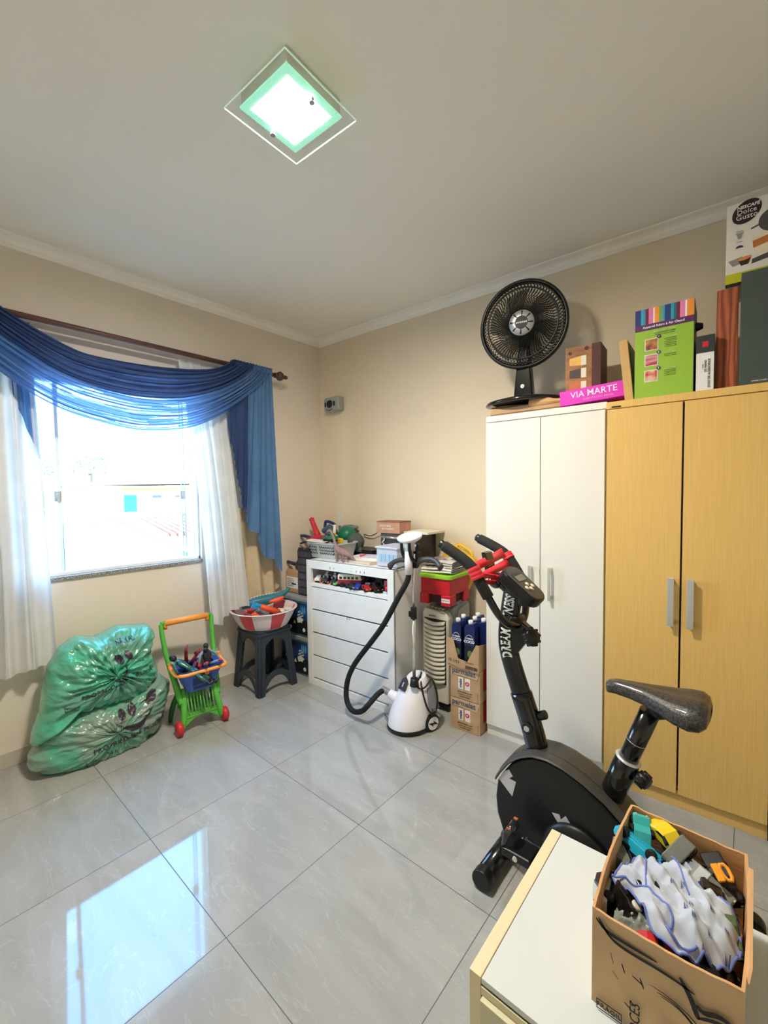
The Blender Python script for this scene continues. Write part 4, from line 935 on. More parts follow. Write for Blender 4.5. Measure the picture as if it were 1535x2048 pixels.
m = M(); m.prism([(0, .01), (.25, 0), (.25, .15), (.12, .12), (.0, .17)], (-.102, .003, 0), (0, 1, 0), (0, 0, 1), (T_, 0, 0)); m.obj('side_wall', CARD, tr)
m = M(); m.bx(-.10, .102, .25, .253, 0, .16); m.bx(-.10, .102, 0, .25, 0.0, .003); m.obj('back_wall', CARD, tr)
TX('12', .022, INKB, tr, (-.083, -.001, .038)); TX('(1L)', .018, INKB, tr, (-.04, -.001, .036), sx=1.4)
TX('COCO 1000 ML', .008, INKB, tr, (.045, -.001, .042))
m = M()
xx = .02
while xx < .095: w_ = random.choice((.0012, .002, .003)); m.bx(xx, xx+w_, -.0012, -.0004, .006, .024); xx += w_+random.choice((.0012, .002))
m.obj('barcode', INKB, tr)
ckb = mat('deep_blue_carton', (26, 38, 96), .35, var=.06); ckd = mat('coconut_print', (30, 44, 40), .5, col2=(90, 110, 50), vscale=30)
for k, (x, y, lab) in enumerate(((-.045, .045, 'front left blue drink carton with white screw cap in the cut tray'), (.035, .045, 'front right blue drink carton with white screw cap in the cut tray'), (-.055, .13, 'left blue drink carton of the second row in the tray'), (.02, .13, 'blue drink carton in the middle of the second row'), (.078, .125, 'right blue drink carton beside the wardrobe in the tray'), (.0, .21, 'rear blue drink carton with white cap near the wall'))):
    p = tr.location+UD*x-VD*y+Vector((0, 0, .004)); t = T('drink_carton', lab, 'drink carton', p, BETA+(.05 if k % 2 else -.04))
    W2 = .031
    m = M(); m.bx(-W2, W2, -W2, W2, 0, .235); m.prism([(-W2, .235), (W2, .235), (W2*.75, .262), (-W2*.75, .25)], (0, -W2, 0), (1, 0, 0), (0, 0, 1), (0, 2*W2, 0)); m.obj('carton', ckb, t, bevel=.002)
    m = M(); m.cyl((0, -.006, .252), (0, -.010, .276), .0135, n=18); m.obj('cap', WHITE, t)
    if k < 4:
        TX('DOBEBER', .0125, WINK, t, (0, -W2-.0006, .175), bold=.02); TX('COCO', .0215, WINK, t, (0, -W2-.0006, .157), bold=.04)
        m = M(); m.tube([(-.018, -W2-.0004, .185), (-.010, -W2-.0004, .196), (.010, -W2-.0004, .196), (.018, -W2-.0004, .185)], .0012, 6, smooth=1); m.obj('arc_print', WINK, t)
        m = M(); m.bx(-W2+.001, W2-.001, -W2-.0006, -W2, .01, .135); pr = m.obj('lower_print', mat('black_green_print', (20, 26, 34), .4, var=.1), t)
        m = M(); m.sph((.006, -W2-.001, .085), (.018, .001, .022), 0, 16, 10); m.obj('coconut_picture', mat('coconut_green', (96, 120, 66), .5, var=.2, vscale=50), t)

# ------------------------------------------------------------------ garment steamer
smw = mat('white_steamer_plastic', (238, 236, 240), .25, coat=.3, var=.02)
sm = T('garment_steamer', 'white garment steamer with chrome pole, black hanger arms and a long black hose', 'garment steamer', (-1.535, 1.985, 0), 0)
HD = Vector((-.28, -1, 0)).normalized(); SD = Vector((-HD.y, HD.x, 0))  # front direction / side (toward +x)
sm.rotation_euler = (0, 0, math.atan2(HD.y, HD.x))
# local: +x front, +y = side (toward the wardrobe)
m = M()
def sbody(s, t):
    a = s*2*PI; z = .022+.255*t
    k = math.sqrt(max(0, 1-(t*.97)**2.2)) if t > .0 else 1
    rx = .135*(1-.25*t)*(.35+.65*k); ry = .125*(1-.2*t)*(.45+.55*k)
    if t < .12: rx *= .96+.04*t/.12; ry *= .96+.04*t/.12
    cx = -.055*t
    return Vector((cx+rx*math.cos(a)*(1.0 if math.cos(a) < 0 else 1.08), ry*math.sin(a), z+.03*t*(1-math.cos(a))*.5))
m.grid(sbody, 48, 24, closeu=True)
tvs = [sbody(k/48, 1) for k in range(48)]; m._f([m.b.verts.new(p) for p in tvs], 0, True)
m.obj('housing', smw, sm)
m = M(); m.lathe([(.0, 0), (.95, 0), (1, .01), (.98, .024)], 40, (.0, 0, .006), sx=.142, sy=.125); m.obj('base_skirt', BLACK, sm)
m = M(); m.bx(.06, .11, -.02, .03, 0, .02); m.obj('front_foot', RUB, sm, bevel=.004)
for y in (.118, -.118):
    w = M(); w.cyl((-.075, y-.012, .05), (-.075, y+.012, .05), .05, n=28); wo_ = w.obj('wheel', RUB, sm, bevel=.004)
    sg = 1 if y > 0 else -1
    h = M(); h.cyl((-.075, y+.0125*sg, .05), (-.075, y+.0155*sg, .05), .038, n=28); h.obj('wheel_cover', smw, wo_)
    h = M(); h.prism([(-.035, -.012), (.005, -.004), (.0, -.018), (.036, .010), (-.004, .004), (.002, .018)], (-.075, y+.016*sg, .05), (1, 0, 0), (0, 0, 1), (0, .0012*sg, 0)); h.obj('wheel_slot', RUB, wo_)
m = M(); m.prism([(-.035, -.06), (.035, -.05), (.03, .055), (-.025, .065)], (-.095, .098, .185), (1, 0, .0), (0, -.35, 1), (0, .012, 0)); m.obj('water_tank_window', mat('grey_tank', (130, 130, 138), .25, alpha=.95, var=.06), sm, bevel=.008)
m = M(); m.prism([(-.032, 0), (.032, 0), (.026, .055), (.0, .072), (-.026, .055)], (.052, -.005, .228), (0, 1, 0), (-.55, 0, 1), (.006, 0, .004)); m.obj('control_panel', mat('dark_violet_panel', (48, 44, 58), .2, coat=.3, var=.05), sm, bevel=.006)
m = M(); m.bx(.0, .004, -.006, -.001, 0, .028); m.obj('indicator', WHITE, sm, loc=(.048, .0, .248), rot=(0, -.5, 0))
m = M(); SKT = Vector((.05, -.075, .160)); SKD = Vector((.42, -.78, .34)).normalized()
m.lathe([(.036, -.02), (.034, 0), (.029, .02), (.027, .040), (.022, .045), (0, .045)], 24, SKT, rot=SKD.to_track_quat('Z', 'Y').to_euler()); m.obj('hose_socket', smw, sm)
TX('MONDIAL', .016, mat('violet_print', (70, 60, 110), .5, var=.05), sm, (.1455, -.03, .085), rot=(PI/2-.25, 0, PI/2-.25), bold=.02)
TX('Vaporizador', .011, mat('violet_print', (70, 60, 110), .5, var=.05), sm, (.1465, -.03, .070), rot=(PI/2-.25, 0, PI/2-.25))
# cord bundle
m = M(); m.tube([(-.10, -.01, .30), (-.04, .06, .285), (-.02, .10, .24), (-.03, .13, .15), (-.06, .14, .11), (-.10, .135, .12), (-.12, .12, .2), (-.12, .08, .28), (-.10, .02, .30)], .0055, 8, smooth=2); m.tube([(-.10, .0, .30), (-.03, .05, .29), (.0, .06, .26), (-.03, .10, .25), (-.09, .09, .29)], .005, 8, smooth=2); m.obj('mains_cord', BLACK, sm)
Mi = Matrix.Translation(sm.location) @ Matrix.Rotation(sm.rotation_euler.z, 4, 'Z'); Mi.invert()
pw_ = Mi @ W(1.40, .625, 0); px_, py_ = pw_.x, pw_.y
m = M(); m.cyl((px_, py_, .27), (px_, py_, .315), .026, .022); m.obj('pole_socket', BLACK, sm)
m = M(); m.cyl((px_, py_, .30), (px_, py_, .70), .0105); m.obj('lower_pole', CHROME, sm)
m = M(); m.cyl((px_, py_, .68), (px_, py_, 1.10), .0075); m.obj('upper_pole', CHROME, sm)
m = M(); m.cyl((px_, py_, .665), (px_, py_, .735), .018, n=16); m.bx(px_, px_+.03, py_-.012, py_+.012, .68, .715); m.obj('pole_clamp', BLACK, sm, bevel=.004)
# head: cradle and steam nozzle (placed in front of the pole)
m = M(); m.lathe([(.02, -.022), (.05, -.016), (.078, -.002), (.086, .012), (.084, .018), (.06, .021), (0, .022)], 36, (px_+.02, py_, 1.135), rot=(0, .35, 0), sx=.8); m.tube([(px_+.02, py_, 1.135), (px_+.024, py_, 1.11), (px_+.026, py_, 1.06)], [.036, .030, .026], 24, flat=1, smooth=1); m.obj('nozzle', smw, sm)
m = M(); m.tube([(px_+.028, py_, 1.08), (px_+.032, py_, 1.0), (px_+.032, py_, .93)], [.025, .024, .021], 18); m.obj('grip', smw, sm)
m = M(); m.prism([(-.055, 1.10), (-.040, 1.11), (-.034, 1.02), (.034, 1.02), (.040, 1.11), (.055, 1.10), (.05, 1.0), (.035, .965), (-.035, .965), (-.05, 1.0)], (px_-.012, py_, 0), (0, 1, 0), (0, 0, 1), (.022, 0, 0)); m.cyl((px_, py_-.066, 1.055), (px_, py_+.066, 1.055), .009); m.obj('cradle', BLACK, sm, bevel=.004)
for yy_ in (-.036, .036):
    m = M(); m.tube([(px_+.0, py_+yy_, 1.0), (px_+.035, py_+yy_, 1.02), (px_+.052, py_+yy_*1.05, 1.06), (px_+.056, py_+yy_*1.05, 1.115)], [.012, .011, .010, .009], 10, smooth=1); m.obj('cradle_prong', BLACK, sm)
for sg in (-1, 1):
    m = M(); yy = lambda a: py_+a*sg
    zr = (.0, .018, .036, .030) if sg > 0 else (.0, -.010, -.022, -.030)
    m.tube([(px_, yy(.03), 1.0+zr[0]), (px_, yy(.10), 1.01+zr[1]), (px_, yy(.19), 1.0+zr[2]), (px_, yy(.245), .965+zr[3])], [.022, .014, .014, .024], 14, flat=.45, up=(0, 0, 1), smooth=1); m.obj('hanger_arm', mat('charcoal_plastic', (58, 52, 50), .4, var=.08), sm)
# hose (world path, converted to local)
def hw(u, v, z): return Mi @ W(u, v, z)
gb = Vector((px_+.032, py_, .945))
hp = [gb, gb+Vector((.002, -.004, -.05)), hw(1.335, .68, .80), hw(1.24, .70, .62), hw(1.13, .71, .48), hw(1.01, .71, .34), hw(.95, .72, .22), hw(.955, .74, .10), hw(1.02, .75, .045), hw(1.11, .76, .08), hw(1.165, .77, .14), SKT+SKD*.095, SKT+SKD*.035]
m = M(); m.tube(hp, .0165, 14, smooth=3); m.obj('hose', RUB, sm)
m = M()
for q in range(9):
    a = SKT+SKD*(.045+q*.0065); d = SKD
    m.lathe([(.017, -.003), (.0205, 0), (.017, .003)], 16, a, rot=d.to_track_quat('Z', 'Y').to_euler())
m.obj('hose_spring', SILVER, sm)

# ------------------------------------------------------------------ toy shopping cart with figures
ct = T('toy_shopping_cart', 'green toy shopping cart with orange handle, blue basket and red wheels', 'toy cart', (-2.478, 1.176, 0), math.radians(-7))
for sg in (-1, 1):
    m = M(); m.tube([(-.235, sg*.152, .610), (-.215, sg*.148, .52), (-.17, sg*.138, .40), (-.11, sg*.122, .30), (-.06, sg*.112, .22), (-.03, sg*.105, .17)], [.015, .018, .018, .022, .024, .02], 12, smooth=2, flat=.8); m.obj('side_post', GREENT, ct)
    m = M(); m.tube([(-.06, sg*.085, .235), (-.02, sg*.095, .16), (.0, sg*.105, .09), (.0, sg*.112, .035)], [.018, .022, .022, .014], 12, smooth=1, flat=.8); m.obj('front_leg', GREENT, ct)
    m = M(); m.tube([(-.09, sg*.10, .22), (-.17, sg*.115, .12), (-.215, sg*.12, .02), (-.22, sg*.12, .0)], [.018, .016, .014, .012], 12, smooth=1); m.obj('rear_leg', mat('dark_green_plastic', (60, 120, 66), .45, var=.1), ct)
    m = M(); m.lathe([(.012, -.017), (.034, -.017), (.042, -.010), (.042, .010), (.034, .017), (.012, .017), (0, .012)], 28, (0, sg*.132, .042), rot=(PI/2, 0, 0)); m.obj('wheel', RED, ct)
m = M(); m.cyl((-.235, -.152, .612), (-.235, .152, .612), .014, n=16); o = m.obj('top_bar', GREENT, ct)
m = M(); m.cyl((-.235, -.130, .612), (-.235, .130, .612), .0185, n=18); m.cyl((-.235, -.130, .612), (-.235, -.125, .575), .014, .010); m.cyl((-.235, .130, .612), (-.235, .125, .575), .014, .010); m.obj('handle_grip', ORANGE, ct)
m = M(); n = 12; tp = [(-.105+.21*i/n, .108-.0*i) for i in range(n+1)]; bo = [(-.105+.21*i/n, .035+.05*math.sin(PI*i/n)) for i in range(n+1)]
m.prism(tp+bo[::-1], (.008, 0, -.0), (0, 1, 0), (-.15, 0, 1), (-.016, 0, 0)); m.obj('front_arch', GREENT, ct, bevel=.004)
for q in range(9):
    y = -.072+q*.018; m = M(); m.tube([(.008-.055, y, .235), (.0, y, .105)], .0035, 8); m.obj('slat', mat('pale_green_plastic', (140, 190, 120), .4, var=.06), ct)
m = M(); m.bx(-.17, .0, -.09, .09, .085, .095); m.bx(-.18, -.17, -.09, .09, .09, .2); m.obj('lower_tray', GREENT, ct, bevel=.003)
# blue basket (own thing: it lifts off)
CM = Matrix.Translation(ct.location) @ Matrix.Rotation(ct.rotation_euler.z, 4, 'Z')
sb = T('blue_toy_basket', 'small blue slotted toy basket with orange hoop set on the green cart', 'toy basket', CM @ Vector((-.055, 0, .235)), ct.rotation_euler.z)
m = M()
def bfun(i, j): return 0
r1 = rrect(.095, .132, .045, 5)
rings = []
for k_, z in ((.56, 0), (.60, .02), (.66, .03), (.84, .095), (.90, .105), (1.0, .14), (1.02, .142), (.99, .142), (.89, .105), (.58, .008)):
    rings.append([m.b.verts.new((x*k_, y*k_, z)) for x, y in r1])
N = len(r1)
for i in range(len(rings)-1):
    for j in range(N): m._f([rings[i][j], rings[i][(j+1) % N], rings[i+1][(j+1) % N], rings[i+1][j]], 0, True)
m._f(rings[0][::-1], 0); m._f(rings[-1], 0); m.obj('bowl', BLUEB, sb, smooth=35)
for q in range(8):
    yy = -.070+q*.020
    for z0, z1, kk in ((.014, .032, .60), (.042, .092, .76)):
        k0 = .56+(z0/.14)*.40; k1 = .56+(z1/.14)*.40
        m = M(); x0 = .095*k0+.0035; x1 = .095*k1+.0030
        m.prism([(-.006, 0), (.006, 0), (.006, 1), (-.006, 1)], (x0, yy*.80*k0/.6*.75, z0), (0, 1, 0), (x1-x0, 0, z1-z0), (-.004, 0, 0)); m.obj('slot', NAVY, sb)
hoop = [(x*1.06, y*1.06, .138-.010*(x > 0)) for x, y in rrect(.097, .135, .05, 6) if x > -.05]
hoop = sorted(hoop, key=lambda p: math.atan2(p[1], p[0]+.05))
m = M(); m.tube([(-.05, -.142, .165)]+hoop+[(-.05, .142, .165)], .0095, 12, smooth=1, flat=1.3); m.obj('hoop_handle', ORANGE, sb)
m = M(); m.cyl((.093, .02, .112), (.099, .02, .113), .013); o = m.obj('badge', ORANGE, sb)
m = M(); m.prism([(-.005, -.004), (.005, .001), (-.002, .005)], (.0995, .02, .113), (0, 1, 0), (0, 0, 1), (.0006, 0, 0)); m.obj('badge_mark', INKB, sb)
tealf = mat('metallic_teal_figure', (70, 120, 112), .25, metal=.5, var=.3, vscale=60, bump=.2, bscale=90)
dkf = mat('black_figure_plastic', (34, 38, 46), .35, var=.3, vscale=40); mar = mat('maroon_boot_plastic', (140, 44, 56), .4, var=.1); redf = mat('red_boot_plastic', (206, 62, 76), .4, var=.05); ltb = mat('pale_blue_figure', (130, 150, 170), .35, var=.3, vscale=50)
SBZ = Matrix.Translation(sb.location) @ Matrix.Rotation(ct.rotation_euler.z, 4, 'Z')
figure('dark toy figure upside down, its maroon boots sticking out of the blue basket', SBZ @ Vector((-.03, -.045, .14)), (math.radians(190), .3, .9), .24, dkf, mar, dkf, mar, legs=((.16, .05, -.42), (-.14, .1, -.46)))
figure('shiny teal toy figure lying face up in the blue basket', SBZ @ Vector((.055, -.055, .140)), (math.radians(-62), 0.25, math.radians(130)), .29, tealf, tealf, dkf, dkf)
figure('dark masked toy figure with red gloves leaning at the front of the blue basket', SBZ @ Vector((.02, .055, .125)), (math.radians(-20), .0, math.radians(80)), .25, dkf, ltb, dkf, redf, arms=((.26, -.12, .20), (-.24, -.12, .20)), legs=((.16, -.45, .05), (-.16, -.45, .05)))
figure('small toy figure with yellow and red arms at the back of the blue basket', SBZ @ Vector((-.045, .03, .13)), (math.radians(15), .5, math.radians(40)), .22, YELLOW, redf, dkf, dkf)

# ------------------------------------------------------------------ green bags beside the window
def bag_material(name, c1, c2, lo, hi):
    m = mat(name, c1, .22, col2=c2, vscale=3.2, bump=.9, bscale=16, stretch=(1, 1.2, 2.2), vlo=lo, vhi=hi)
    b = m.node_tree.nodes['Principled BSDF']; b.inputs['Coat Weight'].default_value = .5; b.inputs['Coat Roughness'].default_value = .15
    return m
bagm1 = bag_material('green_film_bag', (70, 196, 158), (100, 160, 138), .38, .62)
bagm2 = bag_material('green_film_bag_over_grey', (86, 170, 142), (140, 160, 144), .42, .6)
def resample(poly, n):
    P = [Vector((p[0], p[1], 0)) for p in poly]; P.append(P[0]); L = [0]
    for i in range(1, len(P)): L.append(L[-1]+(P[i]-P[i-1]).length)
    out = []
    for k in range(n):
        d = L[-1]*k/n; i = 1
        while L[i] < d: i += 1
        q = (d-L[i-1])/max(1e-9, L[i]-L[i-1]); out.append(P[i-1].lerp(P[i], q))
    return out
def inflate(poly, ctr, x0, D, Db, n=200, rings=44, wr=.010, seed=0, zmin=None, pw=2.6, folds=(9, .5)):
    R = resample(poly, n); c = Vector((ctr[0], ctr[1], 0)); m = M()
    def pt(j, i, side):
        r = math.sin((i/rings)*PI/2); p = c.lerp(R[j % n], r)
        d = (max(0, 1-r**pw))**.5
        ang = math.atan2(R[j % n].y-c.y, R[j % n].x-c.x)
        q = Vector((p.x*1.0, p.y*1.6, seed))
        ridge = 1-abs(noise.noise(q*folds[0]+Vector((math.sin(ang)*folds[1]*3, r*2, 0)))*2.2)
        rid2 = 1-abs(noise.noise(Vector((ang*4, r*1.2, seed+3)))*2.5)
        fine = 1-abs(noise.noise(Vector((ang*9+r*3, r*3.5, seed+7)))*3); w = wr*(ridge*.9+rid2*1.3*r+fine*.55)*(1 if side > 0 else .4)
        x = x0 + side*(D if side > 0 else Db)*d + (w if i < rings else 0)*(1 if side > 0 else -1)
        z = p.y
        if zmin is not None: z = max(z, zmin)
        return Vector((x, p.x, z))
    for side in (1, -1):
        vs = [[m.b.verts.new(pt(j, i, side)) for j in range(n)] for i in range(1, rings+1)]
        cc = m.b.verts.new(pt(0, 0, side))
        for i in range(rings-1):
            for j in range(n): m._f([vs[i][j], vs[i][(j+1) % n], vs[i+1][(j+1) % n], vs[i+1][j]], 0, True)
        for j in range(n): m._f([cc, vs[0][j], vs[0][(j+1) % n]], 0, True)
    bmesh.ops.remove_doubles(m.b, verts=m.b.verts, dist=.0006)
    return m
def project_on(obj_src, verts_fn, bvh, off=.003):
    pass
def decal(name, mesh, bvh, parent, m_, o0, ey, ez, off=.0035, direction=(-1, 0, 0), label=None):
    """lay a flat mesh (x,y) on a surface: placed at o0 + x*ey + y*ez, then cast along direction"""
    for v in mesh.vertices:
        p = Vector(o0)+Vector(ey)*v.co.x+Vector(ez)*v.co.y
        hit = bvh.ray_cast(p-Vector(direction)*1.0, Vector(direction))
        if hit[0] is not None: v.co = hit[0] - Vector(direction)*(off+max(0, v.co.z))
        else: v.co = p
    mesh.materials.clear(); mesh.materials.append(m_)
    o = bpy.data.objects.new(name, mesh); scene.collection.objects.link(o); o.parent = parent
    return o
def flat_grid_mesh(fn, nu, nv):
    m = M(); m.grid(lambda s, t: Vector((*fn(s, t), 0)), nu, nv); me = bpy.data.meshes.new('decal'); m.b.to_mesh(me); m.b.free(); return me
def smile(w, h):
    return flat_grid_mesh(lambda s, t: ((s-.5)*w, -h*math.sin(PI*s)*(.35+.65*t)+(abs(s-.5)*2)**2*h*.55), 24, 5)
def oval(w, h, a=0):
    return flat_grid_mesh(lambda s, t: ((w*t*math.cos(2*PI*s))*math.cos(a)-(h*t*math.sin(2*PI*s))*math.sin(a), (w*t*math.cos(2*PI*s))*math.sin(a)+(h*t*math.sin(2*PI*s))*math.cos(a)), 24, 4)
printm = mat('dark_violet_print', (60, 50, 66), .35, var=.15, vscale=20)
def bag(name, label, m, mm, prints):
    me_src = m
    bmesh.ops.recalc_face_normals(m.b, faces=m.b.faces); m.b.faces.ensure_lookup_table()
    bvh = BVHTree.FromBMesh(m.b)
    o = m.obj(name, mm, None); tag(o, label, 'plastic bag')
    for kind, arg, y, z, k, tilt in prints:
        ey = Vector((0, math.cos(tilt), math.sin(tilt))); ez = Vector((0, -math.sin(tilt), math.cos(tilt)))
        if kind == 'text':
            me = text_mesh(arg, k, bold=.015, ext=0, align='LEFT'); nm = 'lettering'
        elif kind == 'smile': me = smile(*arg); nm = 'printed_smile'
        else: me = oval(*arg); nm = 'printed_eye'
        decal(nm, me, bvh, o, printm, (0, y, z), ey, ez)
    return o
bot = [(.40, .10), (.395, .05), (.47, -.02), (.585, -.06), (.744, -.08), (.896, -.06), (1.01, .03), (1.06, .17), (1.075, .27), (1.02, .33), (.95, .31), (.86, .285), (.803, .27), (.70, .28), (.60, .27), (.53, .265), (.47, .24), (.455, .16)]
mb = inflate(bot, (.75, .13), -2.72, .165, .165, seed=3, zmin=.002, wr=.013)
bag('rubbish_bag', 'lower green plastic bag with a printed smile, lying on the floor under the window', mb, bagm2,
    [('smile', (.20, .055), .84, .165, 1, .12), ('oval', (.017, .026, 0), .775, .215, 1, 0), ('oval', (.020, .030, -.1), .825, .225, 1, 0), ('oval', (.040, .024, .8), .93, .255, 1, 0),
     ('text', 'PROPRIEDADE PÚBLICA', .635, .075, .036, .05), ('text', 'Secretaria', .60, .028, .017, .03), ('text', 'Municipal', .60, .012, .017, .03), ('text', '24 h', .70, .030, .026, .1)])
top = [(.412, .155), (.425, .21), (.455, .30), (.472, .40), (.495, .52), (.548, .605), (.625, .65), (.70, .625), (.76, .635), (.82, .66), (.88, .648), (.968, .636), (1.0, .60), (.975, .50), (1.0, .40), (1.02, .32), (1.0, .315), (.93, .245), (.80, .235), (.68, .25), (.587, .25), (.50, .235), (.45, .19)]
mt = inflate(top, (.76, .43), -2.735, .155, .145, seed=8, wr=.019, folds=(7, 1.2))
bag('rubbish_bag', 'upper bright green plastic bag with pulled ears, heaped on the lower bag', mt, bagm1,
    [('smile', (.11, .06), .775, .44, 1, .55), ('oval', (.016, .030, .5), .775, .52, 1, 0), ('oval', (.016, .030, .5), .82, .53, 1, 0),
     ('text', 'PROPRIEDADE PÚBLICA', .60, .365, .033, .12), ('text', 'Secretaria', .53, .335, .016, -.15), ('text', 'Municipal', .53, .320, .016, -.15), ('text', 'NATAL', .77, .60, .030, .1)])

# ------------------------------------------------------------------ things on top of the wardrobes
TW, TY = 1.8155, 1.8035
bx1 = TB('flat_paper_bag', 'crumpled flat brown paper parcel under the fan base', 'parcel', 1.95, .37, TW, rz=0)
m = M()
def pbf(s, t):
    a = t*2*PI; ex = math.copysign(abs(math.cos(a))**.35, math.cos(a)); ez = math.copysign(abs(math.sin(a))**.35, math.sin(a))
    x = -.19+.385*s; n_ = noise.noise(Vector((x*9, a, 2)))*.006
    return Vector((x, .15+.15*ex, .027+(.0235+n_*(ez > 0))*ez + (.010*math.sin(s*7)+.008)*(ez > 0)*(ex > -.9)*.6))
m.grid(pbf, 40, 28); e0 = [pbf(0, k/28) for k in range(28)]; m._f([m.b.verts.new(p) for p in e0], 0); e1 = [pbf(1, k/28) for k in range(28)]; m._f([m.b.verts.new(p) for p in e1], 0)
m.obj('parcel_paper', CARD, bx1, recalc=True, smooth=40)
m = M(); m.grid(lambda s, t: Vector((.03+.16*s, -.002-.012*math.sin(t*PI), .03+.035*t+.012*math.sin(s*5)*(t))), 16, 8); m.obj('torn_flap', CARDIN, bx1, recalc=False)
# fan
fn = TB('desk_fan', 'large black desk fan with wire grille on top of the white wardrobe', 'fan', 1.915, .265, TW+.062)
m = M(); m.lathe([(.17, 0), (.185, .006), (.18, .018), (.12, .034), (.05, .045), (.0, .046)], 44, (0, 0, 0), sx=1.17, sy=.95); m.obj('base', BLACKG, fn)
m = M(); m.prism([(-.055, .035), (.055, .035), (.034, .26), (.022, .33), (-.022, .33), (-.034, .26)], (.0, -.025, 0), (1, 0, 0), (0, 0, 1), (0, .05, 0)); m.obj('neck', BLACKG, fn, bevel=.008)
m = M(); m.cyl((.0, -.032, .10), (.0, -.026, .10), .011); m.obj('knob', SILVER, fn)
FC = Vector((.01, -.05, .425)); FN = Vector((.20, -1.0, -.10)).normalized(); FX = Vector((0, 0, 1)).cross(FN).normalized(); FX = -FX; FZ = FX.cross(-FN).normalized()
FZ = FN.cross(FX); 
if FZ.z < 0: FZ = -FZ
def fp(a, r, d): return FC + FX*(r*math.cos(a)) + FZ*(r*math.sin(a)) + FN*d
m = M(); m.tube([FC-FN*.02, FC-FN*.16], [.055, .06], 20, smooth=1); m.tube([Vector((0, 0, .30)), FC-FN*.10], [.03, .035], 14); m.obj('motor', BLACKG, fn)
m = M()
for r, d, w in ((.222, .0, .011), (.222, -.02, .010)): m.tube([fp(k*2*PI/64, r, d) for k in range(64)], w, 8, closed=True)
m.obj('outer_ring', BLACK, fn)
m = M()
for r, d in ((.182, .030), (.206, .018)): m.tube([fp(k*2*PI/56, r, d) for k in range(56)], .0035 if r > .19 else .005, 6, closed=True)
m.obj('grille_ring', BLACK, fn)
MATB = mat('matte_black_wire', (16, 16, 17), .65, spec=.2, bump=.02)
def grille(sgn, nm):
    m = M(); N = 72
    for k in range(N):
        a0 = k*2*PI/N
        pts = []
        for i in range(9):
            t = i/8; r = .060+(.220-.060)*t; a = a0+.75*sgn*math.sin(t*PI*.75)*1.0
            d = (.045*math.cos(t*PI/2)**.7 if sgn > 0 else -.02-.085*math.cos(t*PI/2)**.6)
            pts.append(fp(a, r, d))
        m.tube(pts, .0024 if sgn > 0 else .0016, 4)
    o = m.obj(nm, MATB, fn); return o
grille(1, 'front_grille'); grille(-1, 'rear_grille')
for k in range(6):
    m = M(); a0 = k*PI/3
    def bl_(s, t, a0=a0):
        r = .04+.15*s; a = a0+.35*s+(t-.5)*(.85-.15*s); return fp(a, r, -.045+.045*(t-.5)*(1.2-.5*s))
    m.grid(bl_, 14, 10); m.obj('blade', mat('smoky_fan_blade', (96, 88, 80), .25, alpha=.45, bump=.01), fn, solid=.002, recalc=False)
m = M()
for r, d, q in ((.062, .050, 0),): 
    c0 = [m.b.verts.new(fp(k*2*PI/40, .066, .046)) for k in range(40)]; c1 = [m.b.verts.new(fp(k*2*PI/40, .060, .054)) for k in range(40)]; c2 = [m.b.verts.new(fp(k*2*PI/40, .034, .056)) for k in range(40)]
    for k in range(40):
        kk = (k+1) % 40; m._f([c0[k], c0[kk], c1[kk], c1[k]], 0, True); m._f([c1[k], c1[kk], c2[kk], c2[k]], 0 if k % 5 != 0 else 1, True)
    m._f(c2, 1)
m.obj('hub_badge', [SILVER, BLACK], fn)
rotF = Matrix((FX, FZ, FN)).transposed().to_euler()
TX('MONDIAL', .013, WINK, fn, FC+FN*.0572, rot=rotF, bold=.02)
# cartons on top: local x along the wall, front at local y=0
def carton(name, label, cat, u, v, w, d, h, m_, z, rz=0, rot=None):
    t = TB(name, label, cat, u, v, z, rz=rz, rot=rot)
    m = M(); m.bx(0, w, 0, d, 0, h); m.obj('carton', m_, t, bevel=.0015); return t
def rect(t, name, m_, x0, x1, z0, z1, y=-.001, d=.0008):
    m = M(); m.bx(x0, x1, y, y+d, z0, z1); return m.obj(name, m_, t)
bg_m = mat('amber_print_card', (186, 132, 82), .6, col2=(140, 92, 54), vscale=5, stretch=(1, 1, 5))
bc = carton('beer_glass_box', 'brown picture carton showing three beer glasses behind the pink shoebox', 'box', 2.143, .30, .165, .16, .315, bg_m, TW, rz=.02)
rect(bc, 'dark_band', mat('maroon_brown_print', (82, 42, 36), .6, var=.1), .125, .165, 0, .315)
m = M(); m.bx(.1645, .1665, 0, .16, 0, .315); m.obj('dark_side', mat('maroon_brown_print', (82, 42, 36), .6), bc)
beer = mat('beer_yellow_print', (236, 180, 80), .5, var=.1); foam = mat('foam_print', (232, 224, 200), .5, var=.05); stout = mat('stout_print', (58, 42, 48), .5, var=.1); amber = mat('red_ale_print', (200, 110, 60), .5, var=.1)
for zc_, mm in ((.240, beer), (.178, stout), (.112, amber)):
    m = M(); m.prism([(.02, -.018), (.075, -.024), (.075, .024), (.02, .018)], (0, -.0008, zc_), (1, 0, 0), (0, 0, 1), (0, -.0008, 0)); m.obj('glass_picture', mm, bc)
    m = M(); m.prism([(.075, -.024), (.10, -.024), (.10, .024), (.075, .024)], (0, -.0008, zc_), (1, 0, 0), (0, 0, 1), (0, -.0008, 0)); m.obj('foam_picture', foam, bc)
m = M(); m.cyl((.10, -.0008, .298), (.10, -.002, .298), .010); m.obj('round_logo', mat('dark_brown_print', (70, 44, 30), .6), bc)
m = M(); m.cyl((.022, -.0008, .285), (.022, -.002, .285), .009); m.obj('round_logo', mat('dark_brown_print', (70, 44, 30), .6), bc)
pk = mat('magenta_card', (226, 44, 196), .5, var=.04)
